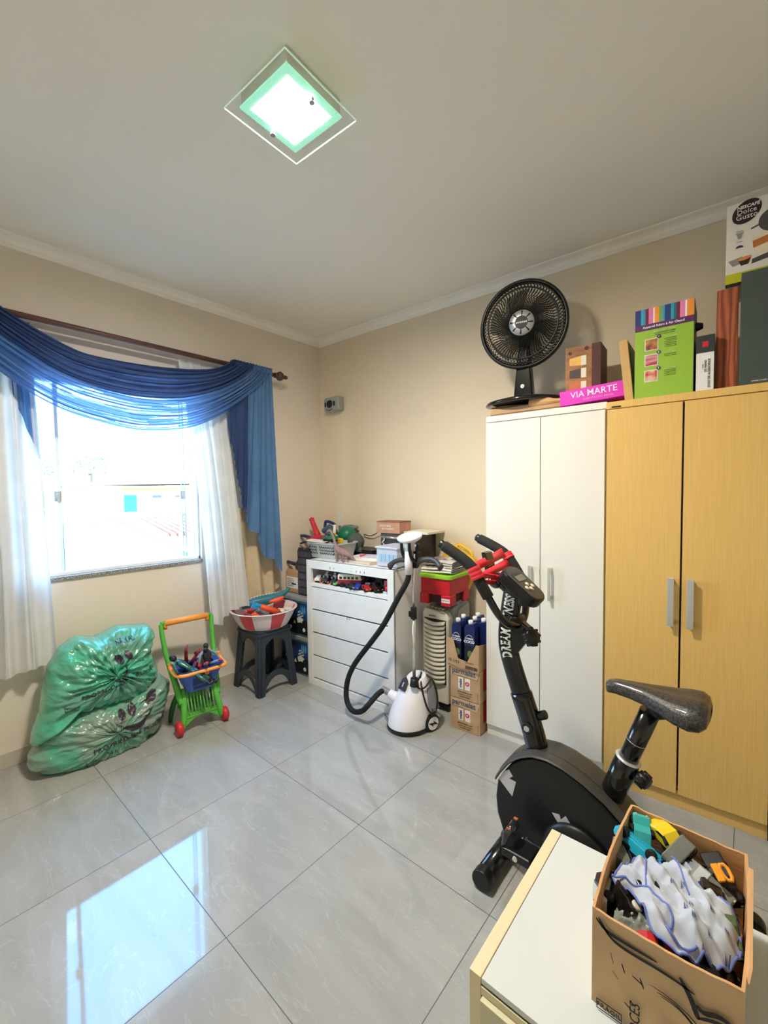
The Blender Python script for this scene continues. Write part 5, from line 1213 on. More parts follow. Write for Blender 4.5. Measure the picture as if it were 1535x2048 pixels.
vb = carton('shoebox', 'magenta shoebox with white lettering leaning on the white wardrobe top', 'shoebox', 2.142, .385, .29, .11, .072, pk, TW+.006, rot=(0, -.05, 0))
TX('VIA MARTE', .042, mat('pale_pink_print', (250, 225, 245), .5, var=.02), vb, (.155, -.001, .043), bold=.008); TX('GAROTAS DO BRASIL', .014, mat('light_pink_print', (240, 170, 225), .5, var=.02), vb, (.175, -.001, .016))
tn = carton('thin_carton', 'thin tan carton leaning between the beer glass box and the green box', 'box', 2.425, .39, .035, .24, .28, mat('tan_card', (212, 170, 110), .7, var=.08), TY-.0, rot=(0, -.10, 0))
m = M(); m.bx(.0345, .0365, .02, .24, 0, .27); m.obj('dark_panel', DARK, tn)
tn.location = W(2.432, .40, TY)
grn = mat('apple_green_card', (150, 190, 56), .5, var=.03)
gb_ = carton('popcorn_maker_box', 'tall apple green appliance box with coloured stripes on the maple wardrobe', 'box', 2.474, .43, .213, .20, .385, grn, TY)
purp = mat('purple_print', (92, 40, 96), .5, var=.04)
rect(gb_, 'purple_band', purp, 0, .213, .292, .318)
cols = [(30, 60, 120), (60, 160, 200), (40, 150, 170), (110, 30, 70), (230, 120, 170), (245, 245, 245), (245, 150, 60), (120, 165, 90), (60, 150, 200), (30, 60, 120), (40, 160, 180), (30, 110, 130), (110, 30, 70), (240, 130, 180), (245, 245, 245), (245, 150, 60)]
ws = [.022, .010, .007, .012, .017, .005, .016, .014, .007, .022, .010, .009, .013, .018, .006, .025]
x = 0
for k, (c, w_) in enumerate(zip(cols, ws)):
    rect(gb_, 'stripe', mat('stripe_%d_%d_%d' % c, c, .5, var=.03), x, min(.213, x+w_), .318, .385); x += w_
m = M(); m.bx(.2125, .2145, 0, .2, 0, .385); m.obj('dark_side', mat('brown_photo_side', (84, 76, 62), .5, var=.3, vscale=14), gb_)
m = M(); m.cyl((.2145, .12, .30), (.24, .12, .30), .02, .012); m.obj('side_handle', BLACK, gb_, bevel=.003)
TX('Appareil Rétro à Air Chaud', .0135, WINK, gb_, (.105, -.0022, .305), bold=.02)
gtx = mat('dark_green_print', (70, 96, 30), .6, var=.1)
TX('Appareil à popcorn retro pour', .0065, WINK, gb_, (.11, -.0012, .282)); TX('une preparation facile et rapide', .006, gtx, gb_, (.11, -.0012, .274)); TX('sans huile ni matieres grasses', .006, gtx, gb_, (.11, -.0012, .266))
ph = [mat('photo_orange_print', (120, 50, 50), .5, col2=(236, 170, 80), vscale=26), mat('photo_red_print', (190, 40, 70), .5, col2=(230, 220, 220), vscale=20, stretch=(.2, 1, 3)), mat('photo_bowl_print', (200, 60, 60), .5, col2=(232, 220, 180), vscale=26)]
for k, z in enumerate((.205, .138, .070)):
    rect(gb_, 'photo_border', PAPER, .038, .088, z-.003, z+.048); rect(gb_, 'recipe_photo', ph[k], .041, .085, z, z+.045, y=-.0018)
    m = M(); m.cyl((.090, -.001, z+.052), (.090, -.0028, z+.052), .0075, n=20); m.obj('number_dot', purp, gb_); TX(str(k+1), .011, WINK, gb_, (.090, -.0032, z+.052), bold=.02)
    TX('Versez le mais dans', .0055, WINK, gb_, (.135, -.0012, z+.046))
    for q in range((6, 2, 4)[k]): TX('la machine et fermez', .005, gtx, gb_, (.132, -.0012, z+.038-.007*q))
wh2 = carton('wine_accessory_box', 'narrow white and black box beside the green appliance box', 'box', 2.696, .425, .060, .18, .225, PAPER, TY)
rect(wh2, 'dark_top', DARK, 0, .060, .155, .225); m = M(); m.bx(.0595, .0612, 0, .18, 0, .225); m.obj('dark_side', BLACK, wh2)
rect(wh2, 'red_logo', RED, .020, .040, .178, .200, y=-.0018); TX('JOGO DE ACESSÓRIOS', .0115, INKB, wh2, (.044, -.001, .07), rot=(PI/2, -PI/2, 0), bold=.01); TX('DE VINHO', .0105, INKB, wh2, (.032, -.001, .10), rot=(PI/2, -PI/2, 0), bold=.01); TX('5 peças', .006, INKB, wh2, (.022, -.001, .10), rot=(PI/2, -PI/2, 0))
wdm = bpy.data.materials.new('reddish_rough_wood'); wdm.use_nodes = True
nt = wdm.node_tree; bsd = nt.nodes['Principled BSDF']; tc = nt.nodes.new('ShaderNodeTexCoord'); mp = nt.nodes.new('ShaderNodeMapping'); mp.inputs['Scale'].default_value = (9, 4, .9)
wv = nt.nodes.new('ShaderNodeTexWave'); wv.inputs['Scale'].default_value = 1.6; wv.inputs['Distortion'].default_value = 11; wv.inputs['Detail'].default_value = 4; wv.inputs['Detail Scale'].default_value = 1.2; rpn = nt.nodes.new('ShaderNodeValToRGB')
nt.links.new(tc.outputs['Object'], mp.inputs[0]); nt.links.new(mp.outputs[0], wv.inputs[0]); nt.links.new(wv.outputs[0], rpn.inputs[0]); nt.links.new(rpn.outputs[0], bsd.inputs['Base Color'])
rpn.color_ramp.elements[0].color = (*rgb(134, 66, 40), 1); rpn.color_ramp.elements[1].color = (*rgb(196, 106, 70), 1); bsd.inputs['Roughness'].default_value = .7
wd = TB('wooden_post', 'reddish rough-sawn timber block standing beside the dark slim box', 'timber', 2.760, .380, TY)
m = M(); m.bx(0, .070, 0, .09, 0, .409); m.obj('timber', wdm, wd, bevel=.003)
dkc = mat('slate_grey_card', (70, 80, 76), .6, var=.05)
dk_ = carton('slate_box', 'large flat slate grey box standing at the right end of the wardrobe', 'box', 2.836, .437, .30, .05, .435, dkc, TY)
TX('www.rose.com.br', .011, PAPER, dk_, (.075, -.001, .012), align='CENTER')
nc = carton('coffee_machine_box', 'white coffee machine box with dark oval logo, resting on the timber and slate box', 'box', 2.792, .36, .34, .20, .325, mat('white_glossy_card', (236, 230, 218), .4, var=.02), 2.242)
nc.location = W(2.786, .378, 2.2135)
rect(nc, 'black_foot', INKB, .0, .34, .0, .014, y=-.0015); rect(nc, 'yellow_band', mat('acid_yellow_print', (198, 196, 30), .5, var=.04), 0, .34, .014, .052)
m = M(); m.b.faces.new([m.b.verts.new((.062+.045*math.cos(a*PI/20)*1.0-.0, -.0012, .283+.043*math.sin(a*PI/20)+.010*math.cos(a*PI/20))) for a in range(40)]); m.obj('oval_logo', mat('dark_plum_print', (48, 28, 38), .4, var=.05), nc, solid=.001)
TX('NESCAFÉ', .017, WINK, nc, (.066, -.0022, .302), bold=.03, shear=.15); TX('Dolce', .025, WINK, nc, (.062, -.0022, .284)); TX('Gusto', .027, WINK, nc, (.062, -.0022, .264))
glp = mat('grey_print', (150, 145, 138), .5, var=.05)
TX('MULTI', .008, glp, nc, (.042, -.0012, .212)); TX('BEBIDAS', .007, glp, nc, (.042, -.0012, .204)); TX('15 bar', .008, glp, nc, (.042, -.0012, .172))
m = M(); m.prism([(-.009, .01), (.009, .01), (.005, -.008), (-.005, -.008)], (.042, -.001, .192), (1, 0, 0), (0, 0, 1), (0, -.0005, 0)); m.obj('cup_icon', glp, nc)
m = M(); m.prism([(.012*math.cos(a*PI/10), .010*math.sin(a*PI/10)) for a in range(11)], (.042, -.001, .148), (1, 0, 0), (0, 0, 1), (0, -.0005, 0)); m.obj('capsule_icon', purp, nc)
m = M(); m.prism([(-.022, .016), (.022, .024), (.014, -.004), (-.008, -.008)], (.030, -.001, .088), (1, 0, 0), (0, 0, 1), (0, -.0005, 0)); m.obj('white_capsule_picture', glp, nc)
m = M(); m.prism([(-.020, .010), (.022, .018), (.012, -.012), (-.010, -.014)], (.058, -.0016, .090), (1, 0, 0), (0, 0, 1), (0, -.0005, 0)); m.obj('dark_capsule_picture', mat('espresso_print', (60, 36, 30), .5, var=.05), nc)
m = M(); m.prism([(.021*math.cos(a*PI/12), .007*math.sin(a*PI/12)+.008+.003*math.cos(a*PI/12)) for a in range(24)], (.059, -.0022, .094), (1, 0, 0), (0, 0, 1), (0, -.0005, 0)); m.obj('orange_lid_picture', mat('orange_print', (232, 140, 80), .5, var=.05), nc)
m = M(); m.prism([(.0, .0), (.05, .012), (.055, .085), (-.008, .07)], (.088, -.001, .105), (1, 0, 0), (0, 0, 1), (0, -.0005, 0)); m.obj('glass_picture', mat('latte_print', (240, 222, 196), .5, var=.03), nc)
m = M(); m.prism([(-.0035, .028), (.0525, .040), (.0545, .068), (-.006, .055)], (.088, -.0016, .105), (1, 0, 0), (0, 0, 1), (0, -.0005, 0)); m.obj('coffee_layer_picture', mat('coffee_print', (196, 118, 56), .5, var=.05), nc)
m = M(); m.prism([(-.008, -.006), (.10, .012), (.10, .035), (-.006, .012)], (.088, -.0012, .080), (1, 0, 0), (0, 0, 1), (0, -.0005, 0)); m.obj('tray_picture', mat('dark_grey_print', (84, 80, 80), .4, var=.2), nc)
m = M(); m.prism([(.05*math.cos(a*PI/14), .045*math.sin(a*PI/14)) for a in range(28)], (.148, -.0012, .225), (1, 0, 0), (0, 0, 1), (0, -.0006, 0)); m.prism([(-.072, -.012), (-.045, -.004), (-.045, -.010), (-.072, -.018)], (.148, -.0012, .225), (1, 0, 0), (0, 0, 1), (0, -.0006, 0)); m.prism([(.0, -.14), (.06, -.14), (.06, .02), (.02, .02)], (.148, -.0010, .225), (1, 0, 0), (0, 0, 1), (0, -.0006, 0)); m.obj('machine_picture', mat('dark_grey_print', (84, 80, 80), .4), nc)

# ------------------------------------------------------------------ exercise bike (local frame = world axes, origin on the floor at its mid plane)
Y0 = 1.50
bk2 = T('exercise_bike', 'black upright exercise bike with carbon-look saddle in front of the wardrobes', 'exercise bike', (-.45, Y0, 0))
def B(x, y, z): return Vector((x+.45, y-Y0, z))
frm = BLACKG; shell = mat('black_shell_plastic', (20, 21, 23), .4, var=.1, vscale=40, bump=.04, bscale=200); shg = mat('grey_shell_plastic', (66, 64, 62), .42, var=.05, bump=.05, bscale=250)
# housing: side outline in x-z
side = [(-.700, .325), (-.682, .358), (-.650, .405), (-.612, .438), (-.570, .460), (-.520, .467), (-.470, .460), (-.411, .440), (-.338, .402), (-.27, .345), (-.20, .285), (-.13, .24), (-.08, .19), (-.06, .12), (-.10, .075), (-.25, .075), (-.45, .06), (-.58, .07), (-.640, .095), (-.680, .140), (-.702, .20), (-.708, .26)]
m = M(); m.prism([(p[0]+.45, p[1]) for p in side], (0, -.065, 0), (1, 0, 0), (0, 0, 1), (0, .13, 0), mi=0, mi2=0); m.obj('housing', shell, bk2, bevel=.008, seg=3, smooth=35)
rim = [p for p in side[:13]]
m = M()
def rimf(s, t):
    p = poly_at([(a, b_) for a, b_ in rim], s); q = poly_at([(a, b_) for a, b_ in rim], min(1, s+.01)); d = (q-p); 
    if d.length < 1e-6: p2 = poly_at([(a, b_) for a, b_ in rim], s-.01); d = p-p2
    d.normalize(); nrm = Vector((-d.y, d.x, 0))
    a = t*PI; off = .006+.010*math.sin(a)
    return Vector((p.x+.45+nrm.x*off, -.070*math.cos(a), p.y+nrm.y*off))
m.grid(rimf, 60, 14); m.obj('top_cover', shg, bk2, solid=.004, recalc=False)
m = M()
sl = [rimf(k/40*.98+.02, .36)+Vector((0, 0, .0015)) for k in range(38)]; m.tube(sl, .0022, 6, flat=.6); m.obj('cover_seam', BLACK, bk2)
# grey arrow prints on the near side
grey_print = mat('silver_grey_print', (196, 198, 204), .4, var=.05)
for poly, nm in (([(-.695, .335), (-.672, .372), (-.655, .385), (-.640, .365), (-.655, .352), (-.628, .35), (-.642, .29)], 'arrow_print'), ([(-.50, .300), (-.475, .305), (-.47, .29), (-.455, .31), (-.40, .24), (-.44, .262), (-.475, .268)], 'arrow_print'), ([(-.648, .12), (-.628, .15), (-.622, .135), (-.60, .16), (-.612, .105)], 'arrow_print')):
    m = M(); m.prism([(p[0]+.45, p[1]) for p in poly], (0, -.0655, 0), (1, 0, 0), (0, 0, 1), (0, -.0008, 0)); m.obj(nm, grey_print, bk2)
# crank bulge, crank and pedals
m = M(); m.lathe([(.11, 0), (.108, .015), (.09, .024), (.0, .026)], 40, B(-.42, Y0-.064, .185), rot=(PI/2, 0, 0)); m.obj('crank_cover', shell, bk2)
m = M(); m.tube([B(-.42, Y0-.10, .185), B(-.50, Y0-.11, .175), B(-.57, Y0-.115, .19)], [.018, .014, .016], 12, flat=.6); m.cyl(B(-.42, Y0-.08, .185), B(-.42, Y0-.115, .185), .022); m.obj('crank_arm', BLACK, bk2)
pd = M(); pd.bx(.45-.62, .45-.52, -.205, -.125, .175, .205); pdo = pd.obj('pedal', BLACK, bk2, bevel=.006)
pd = M(); pd.cyl(B(-.57, Y0-.21, .19), B(-.57, Y0-.10, .19), .008); pd.obj('axle', CHROME, pdo)
pd = M(); pd.tube([B(-.615, Y0-.20, .205), B(-.60, Y0-.20, .262), B(-.585, Y0-.165, .275), B(-.60, Y0-.13, .262), B(-.615, Y0-.13, .205)], [.006, .012, .014, .012, .006], 8, smooth=1, flat=.4); pd.obj('pedal_strap', mat('glossy_black_strap', (34, 38, 48), .12, coat=.5, bump=.05), pdo)
pd = M(); pd.bx(.45-.605, .45-.592, -.195, -.13, .268, .272); pd.obj('reflector', mat('orange_reflector', (200, 110, 60), .2, coat=.4, bump=.02), pdo)
m = M(); m.tube([B(-.42, Y0+.10, .185), B(-.34, Y0+.11, .195), B(-.27, Y0+.115, .18)], [.018, .014, .016], 12, flat=.6); m.obj('crank_arm', BLACK, bk2)
pd = M(); pd.bx(.45-.32, .45-.22, .125, .205, .165, .195); pdo = pd.obj('pedal', BLACK, bk2, bevel=.006)
# stabilisers
for x, nm in ((-.695, 'front_stabiliser'), (.02, 'rear_stabiliser')):
    m = M(); y0_, y1_ = (1.305, 1.71); m.cyl(B(x, y0_, .035), B(x, y1_, .035), .034, n=26); o = m.obj(nm, frm, bk2)
    for y in (y0_, y1_):
        c = M(); c.cyl(B(x, y-.012 if y == y0_ else y-.03, .036), B(x, y+.03 if y == y0_ else y+.012, .036), .036, n=26); c.obj('end_cap', BLACK, o, bevel=.006)
m = M(); m.tube([B(-.695, Y0, .06), B(-.62, Y0, .12)], [.03, .03], 14); m.tube([B(-.12, Y0, .12), B(.02, Y0, .05)], [.03, .03], 14); m.obj('frame_tube', frm, bk2)
TX('Dream', .034, mat('silver_text', (165, 168, 172), .4, var=.04), bk2, B(-.585, Y0-.0665, .105), rot=(PI/2, .0, 0), shear=.25)
# stem
stem = [(-.572, .44), (-.585, .50), (-.604, .56), (-.638, .654), (-.672, .75), (-.688, .81), (-.690, .86), (-.683, .93), (-.672, 1.0), (-.662, 1.06)]
m = M(); m.tube([B(x, Y0, z) for x, z in stem[2:]], .037, 20, smooth=2, flat=.66, up=(1, 0, 0)); m.obj('stem', frm, bk2)
m = M(); m.tube([B(x, Y0, z) for x, z in stem[:4]], .041, 20, smooth=1, flat=.78, up=(1, 0, 0)); m.obj('stem_socket', frm, bk2)
m = M(); m.prism([(.0, .0), (.075, .105), (.075, .135), (.015, .175), (-.02, .10)], B(-.672, Y0-.018, .765), (1, 0, 0), (0, 0, 1), (0, .036, 0)); m.obj('gusset', frm, bk2, bevel=.006)
def knob(name, c, d, r, L, n=9):
    d = Vector(d).normalized(); q = d.to_track_quat('Z', 'Y').to_euler(); m = M()
    m.lathe([(r*.5, 0), (r*.92, L*.08), (r, L*.3), (r, L*.8), (r*.85, L), (0, L)], 30, c, rot=q)
    mx = q.to_matrix()
    for k in range(n):
        a = k*2*PI/n; p = Vector(c)+mx @ Vector((r*math.cos(a), r*math.sin(a), L*.15)); e = Vector(c)+mx @ Vector((r*math.cos(a), r*math.sin(a), L*.9)); m.cyl(p, e, r*.16, n=8)
    return m.obj(name, BLACK, bk2)
knob('tension_knob', B(-.608, Y0-.01, .868), (.75, -.35, .35), .030, .034)
m = M(); m.cyl(B(-.572, Y0, .585), B(-.545, Y0, .60), .016, n=18); m.obj('lock_knob', BLACK, bk2, bevel=.004)
m = M(); m.cyl(B(-.600, Y0-.024, .545), B(-.600, Y0-.040, .545), .020, n=24); o = m.obj('bolt_cover', BLACK, bk2, bevel=.003); h = M(); h.cyl(B(-.600, Y0-.040, .545), B(-.600, Y0-.0425, .545), .011, n=6); h.obj('bolt', STEEL, o)
# vertical lettering on the near side of the stem
def stem_text(s, z0, size):
    me = text_mesh(s, size, bold=.045, ext=0, align='LEFT', spacing=1.06)
    P = smoothp([(x, z, 0) for x, z in stem[4:]], 4)
    def at(d):
        acc = 0
        for i in range(0, len(P)-1):
            L_ = (P[i+1]-P[i]).length
            if acc+L_ >= d or i == len(P)-2: q = P[i].lerp(P[i+1], (d-acc)/L_); t = (P[min(i+4, len(P)-1)]-P[max(i-3, 0)]).normalized(); return q, t
            acc += L_
    xs_ = [v.co.x for v in me.vertices]; ys_ = [v.co.y for v in me.vertices]; kx = .242/(max(xs_)-min(xs_)); ky = .040/(max(ys_)-min(ys_)); ym = (max(ys_)+min(ys_))/2
    for v in me.vertices: v.co.x *= kx; v.co.y = (v.co.y-ym)*ky
    for v in me.vertices:
        q, t = at(max(0, v.co.x+z0)); nrm = Vector((-t.y, t.x, 0)); off = v.co.y; 
        yy = -.0248*math.sqrt(max(.05, 1-(off/.037)**2))-.0010
        v.co = Vector((q.x+nrm.x*off+.45, yy, q.y+nrm.y*off))
    me.materials.clear(); me.materials.append(WINK)
    o = bpy.data.objects.new('lettering', me); scene.collection.objects.link(o); o.parent = bk2
stem_text('DREAM FITNESS', .03, .040)
# handlebar
hb = [B(-.875, 1.345, 1.200), B(-.80, 1.350, 1.160), B(-.752, 1.352, 1.125), B(-.727, 1.355, 1.075), B(-.70, 1.365, 1.025), B(-.678, 1.385, .970), B(-.662, 1.42, .928), B(-.645, 1.46, .910), B(-.640, Y0, .912), B(-.640, 1.54, .925), B(-.660, 1.60, .970), B(-.690, 1.635, 1.040), B(-.730, 1.648, 1.095), B(-.768, 1.655, 1.140), B(-.83, 1.66, 1.170), B(-.90, 1.668, 1.195)]
m = M(); m.tube(hb, .0135, 14, smooth=2); m.obj('handlebar', frm, bk2)
foamg = mat('black_foam_grip', (34, 33, 32), .85, bump=.2, bscale=300)
for pts in ([hb[0], hb[1], hb[2], hb[3], hb[4]], [hb[15], hb[14], hb[13], hb[12], hb[11]]):
    m = M(); m.tube([Vector(pts[0]).lerp(Vector(pts[1]), .08)]+pts[1:], .0205, 16, smooth=2); o = m.obj('foam_grip', foamg, bk2)
    c = M(); d = (Vector(pts[0])-Vector(pts[1])).normalized(); c.cyl(Vector(pts[0])-d*.012, Vector(pts[0])+d*.012, .0165, n=16); c.obj('end_plug', BLACK, o, bevel=.003)
m = M(); m.cyl(B(-.652, Y0-.028, .915), B(-.652, Y0+.035, .918), .024, n=20); m.obj('bar_clamp', BLACK, bk2, bevel=.005)
# console: tilted rounded slab
cn = Vector((.62, 0, .78)).normalized(); cx_ = Vector((0, 1, 0)); cz_ = Vector((-.78, 0, .62)).normalized()  # up along the slab, toward -x/up
cc = B(-.628, Y0-.02, 1.056)
def cpt(x, y, h): return cc+cx_*x*.80+cz_*y*.80+cn*h
pl_ = [(x, y) for x, y in [(-.058+.0, .085)]]
outl = []
for k in range(9): a = PI*k/8; outl.append((.080*math.cos(a), .060+.045*math.sin(a)))
for k in range(9): a = PI+PI*k/8; outl.append((.072*math.cos(a), -.065+.045*math.sin(a)))
outl = [(x*.80, y*.80) for x, y in outl]
m = M(); m.prism(outl, cpt(0, 0, -.022), cx_, cz_, cn*.040); m.obj('console', shell, bk2, bevel=.008, seg=3)
m = M(); m.prism([(x*.86, y*.90) for x, y in outl], cpt(0, 0, .0176), cx_, cz_, cn*.0012); m.obj('console_face', mat('console_face_grey', (52, 50, 46), .3, var=.08), bk2)
m = M(); m.prism([(-.044, .008), (.044, .008), (.044, .056), (-.044, .056)], cpt(0, 0, .0188), cx_*.8, cz_*.8, cn*.0008); m.obj('display_surround', BLACK, bk2)
m = M(); m.prism([(-.040, .010), (.040, .010), (.040, .042), (-.040, .042)], cpt(0, 0, .0196), cx_*.8, cz_*.8, cn*.0006); m.obj('display', mat('lcd_grey', (120, 116, 106), .25, var=.05), bk2)
for x, y in ((-.030, -.030), (.0, -.040), (.030, -.030), (.0, -.014)):
    m = M(); e = cpt(x, y, .0188); m.lathe([(.0095, 0), (.0085, .003), (0, .0035)], 18, e, rot=cn.to_track_quat('Z', 'Y').to_euler()); m.obj('button', mat('cream_button', (214, 208, 180), .4, var=.04), bk2)
m = M(); m.tube([B(-.665, Y0, 1.02), B(-.64, Y0-.01, 1.05)], [.03, .034], 14); m.prism([(-.045, -.02), (.045, -.02), (.03, .05), (-.03, .05)], B(-.63, Y0-.01, 1.01), (0, 1, 0), (-.3, 0, 1), (.03, 0, 0)); m.obj('console_bracket', BLACK, bk2, bevel=.005)
m = M(); m.prism([(-.03, -.045), (.03, -.045), (.03, .05), (-.03, .05)], B(-.755, Y0, 1.115), (0, 1, 0), (-.25, 0, 1), (-.018, 0, 0)); m.sph(B(-.735, Y0, 1.06), .032); m.tube([B(-.735, Y0, 1.06), B(-.685, Y0, 1.03)], [.016, .02], 12); m.obj('phone_holder', mat('gloss_black_holder', (16, 16, 20), .12, coat=.6, bump=.01), bk2, bevel=.004)
# saddle
sd = mat('carbon_look_vinyl', (70, 66, 64), .3, col2=(34, 32, 32), vscale=220, coat=.25, bump=.15, bscale=420, vlo=.45, vhi=.55)
sxs = [(-.352, .763, .006, .010), (-.345, .763, .020, .020), (-.32, .768, .027, .022), (-.28, .768, .034, .024), (-.24, .766, .046, .027), (-.20, .762, .066, .031), (-.16, .757, .088, .036), (-.125, .757, .100, .040), (-.10, .760, .098, .038), (-.085, .763, .080, .028), (-.078, .764, .04, .012)]
m = M()
def saddle(s, t):
    k = s*(len(sxs)-1); i = min(int(k), len(sxs)-2); q = k-i
    x, z, w, h = [sxs[i][j]*(1-q)+sxs[i+1][j]*q for j in range(4)]
    a = t*2*PI; ca, sa = math.cos(a), math.sin(a)
    zz = z+h*(sa if sa > 0 else sa*.95) - .012*(abs(ca)**2)*(w/.1) + (.010*(w/.1)*(abs(ca)**.5) if sa > 0 else 0)
    return B(x, Y0+w*math.copysign(abs(ca)**.8, ca), zz)
m.grid(lambda t, s: saddle(s, t), 44, 50, closeu=True); m.obj('saddle', sd, bk2, smooth=60)
pA, pB = B(-.338, Y0, .385), B(-.285, Y0, .545); pC = B(-.228, Y0, .715)
m = M(); m.tube([pA, pB], [.036, .036], 24); m.obj('seat_tube', frm, bk2)
m = M(); m.lathe([(.0375, -.002), (.0380, 0), (.030, .004)], 24, pB, rot=(pB-pA).to_track_quat('Z', 'Y').to_euler()); m.obj('collar', STEEL, bk2)
m = M(); m.tube([Vector(pA).lerp(Vector(pB), .5), pC], [.028, .028], 24); m.obj('seat_post', frm, bk2)
m = M(); m.lathe([(.0285, -.001), (.0293, 0), (.0285, .001)], 24, Vector(pB).lerp(Vector(pC), .38), rot=(pC-pB).to_track_quat('Z', 'Y').to_euler()); m.obj('post_mark', SILVER, bk2)
m = M(); m.tube([pC, B(-.19, Y0, .735)], [.024, .028], 14); m.obj('saddle_clamp', BLACK, bk2)
knob('seat_pin_knob', B(-.255, Y0-.012, .510), (.8, -.45, -.25), .022, .034, 8)
m = M(); m.tube([B(-.30, Y0, .515), B(-.25, Y0-.014, .508)], [.02, .012], 12); m.obj('pin_boss', frm, bk2)
# red elastic band looped round the handles
rb = T('resistance_band', 'red elastic band looped between the two handle grips of the bike', 'elastic band', (-.45, Y0, 0))
rbm = mat('red_rubber_band', (232, 52, 66), .5, var=.05)
def ribbon(pts, ws, th=.0022, nm='band_strip'):
    """flat strip through pts; each ws entry is the half-width vector"""
    m = M(); P = [Vector(p) for p in pts]; Wv = [Vector(w) for w in ws]; n = len(P); rows = []
    for i in range(n):
        t = P[min(i+1, n-1)]-P[max(i-1, 0)]; nn = t.cross(Wv[i])
        if nn.length < 1e-9: nn = Vector((0, 0, 1))
        nn = nn.normalized()*th/2
        rows.append([m.b.verts.new(P[i]+Wv[i]+nn), m.b.verts.new(P[i]-Wv[i]+nn), m.b.verts.new(P[i]-Wv[i]-nn), m.b.verts.new(P[i]+Wv[i]-nn)])
    for i in range(n-1):
        for k in range(4): m._f([rows[i][k], rows[i][(k+1) % 4], rows[i+1][(k+1) % 4], rows[i+1][k]], 0, True)
    m._f(rows[0], 0); m._f(rows[-1], 0)
    return m.obj(nm, rbm, rb)
def sleeve(i0, k0, k1, r, nm='band_wrap'):
    A_, B_ = Vector(hb[i0]), Vector(hb[i0+1]); p = A_.lerp(B_, k0); q = A_.lerp(B_, k1); m = M(); d = q-p
    m.tube([p, p+d*.02, p+d*.33, p+d*.36, p+d*.40, p+d*.66, p+d*.70, p+d*.74, q-d*.02, q], [r*.97, r, r, r*.96, r, r, r*.96, r, r, r*.97], 18); m.obj(nm, rbm, rb)
sleeve(2, -.05, .75, .0235); sleeve(12, .55, 1.0, .0232); sleeve(11, -.02, .22, .0232)
N1 = Vector(hb[2]).lerp(Vector(hb[3]), .05); N2 = Vector(hb[2]).lerp(Vector(hb[3]), .65); NM = N1.lerp(N2, .5); NW = (N1-N2)*.5
Fa = Vector(hb[13]).lerp(Vector(hb[12]), .22); FW = (Vector(hb[13])-Vector(hb[12])).normalized()*.020
G1 = Vector(hb[11]).lerp(Vector(hb[12]), .1); GW = (Vector(hb[12])-Vector(hb[11])).normalized()*.0085
U = Vector((-.012, 0, .019))
ribbon([NM+U, NM.lerp(Fa, .5)+U*.9, Fa+U*1.05], [NW*.95, (NW+FW)*.45, FW])
ribbon([NM-U*.9, NM.lerp(Fa, .5)-U*.9, Fa-U*1.05], [NW*.8, (NW+FW)*.4, FW])
ribbon([N2+Vector((.02, 0, .012)), N2.lerp(G1, .35)+Vector((.016, 0, .004)), N2.lerp(G1, .7)+Vector((.018, 0, .008)), G1+Vector((.022, 0, .006))], [NW*.55, Vector((.003, 0, .011)), Vector((-.005, 0, .007)), GW])
ribbon([N2+Vector((-.014, 0, -.016)), N2.lerp(G1, .5)+Vector((-.006, 0, -.016)), G1+Vector((-.016, 0, -.010))], [NW*.5, Vector((.004, 0, .009)), GW])

# ------------------------------------------------------------------ low cabinet in the foreground and its box of toys
cbm2 = mat('beige_melamine', (214, 206, 172), .45, var=.03, vscale=4); cwt = mat('white_cabinet_top', (214, 217, 215), .35, var=.02, vscale=4); cedge = mat('cream_front_strip', (232, 216, 176), .45, var=.03, vscale=3)
CZ = .48
cab = T('low_cabinet', 'low cabinet with white top and cream edging in the right foreground', 'cabinet', (-.397, .693, 0))
CWX, CDY = .75, .447
m = M(); m.bx(.026, CWX, 0.004, CDY-.004, .0, CZ-.012); m.obj('body', cbm2, cab, bevel=.001)
m = M(); m.bx(.026, CWX, 0.0, CDY, CZ-.012, CZ); m.obj('top', cwt, cab, bevel=.001)
m = M(); m.bx(0, .0245, 0, CDY, 0, CZ); m.obj('side_strip', cedge, cab, bevel=.0012)
m = M(); m.bx(.03, CWX-.003, -.014, .002, CZ-.20, CZ-.028); m.bx(.03, CWX-.003, -.014, .002, .05, CZ-.208); m.obj('drawer_front', cbm2, cab, bevel=.001)
m = M(); m.bx(.026, CWX, -.003, .0, CZ-.03, CZ-.014); m.obj('top_lip', cbm2, cab, bevel=.001)
tb = T('toy_box', 'open brown cardboard box full of toy cars standing on the low cabinet', 'cardboard box', (-.2035, .790, CZ+.0005))
BW_, BD_, BH_ = .208, .318, .177; th = .0045
m = M(); m.bx(0, BW_, 0, BD_, 0, th); m.obj('bottom', CARDIN, tb)
boxm = mat('kraft_box_card', (208, 176, 136), .85, var=.10, vscale=12, bump=.12, bscale=50)
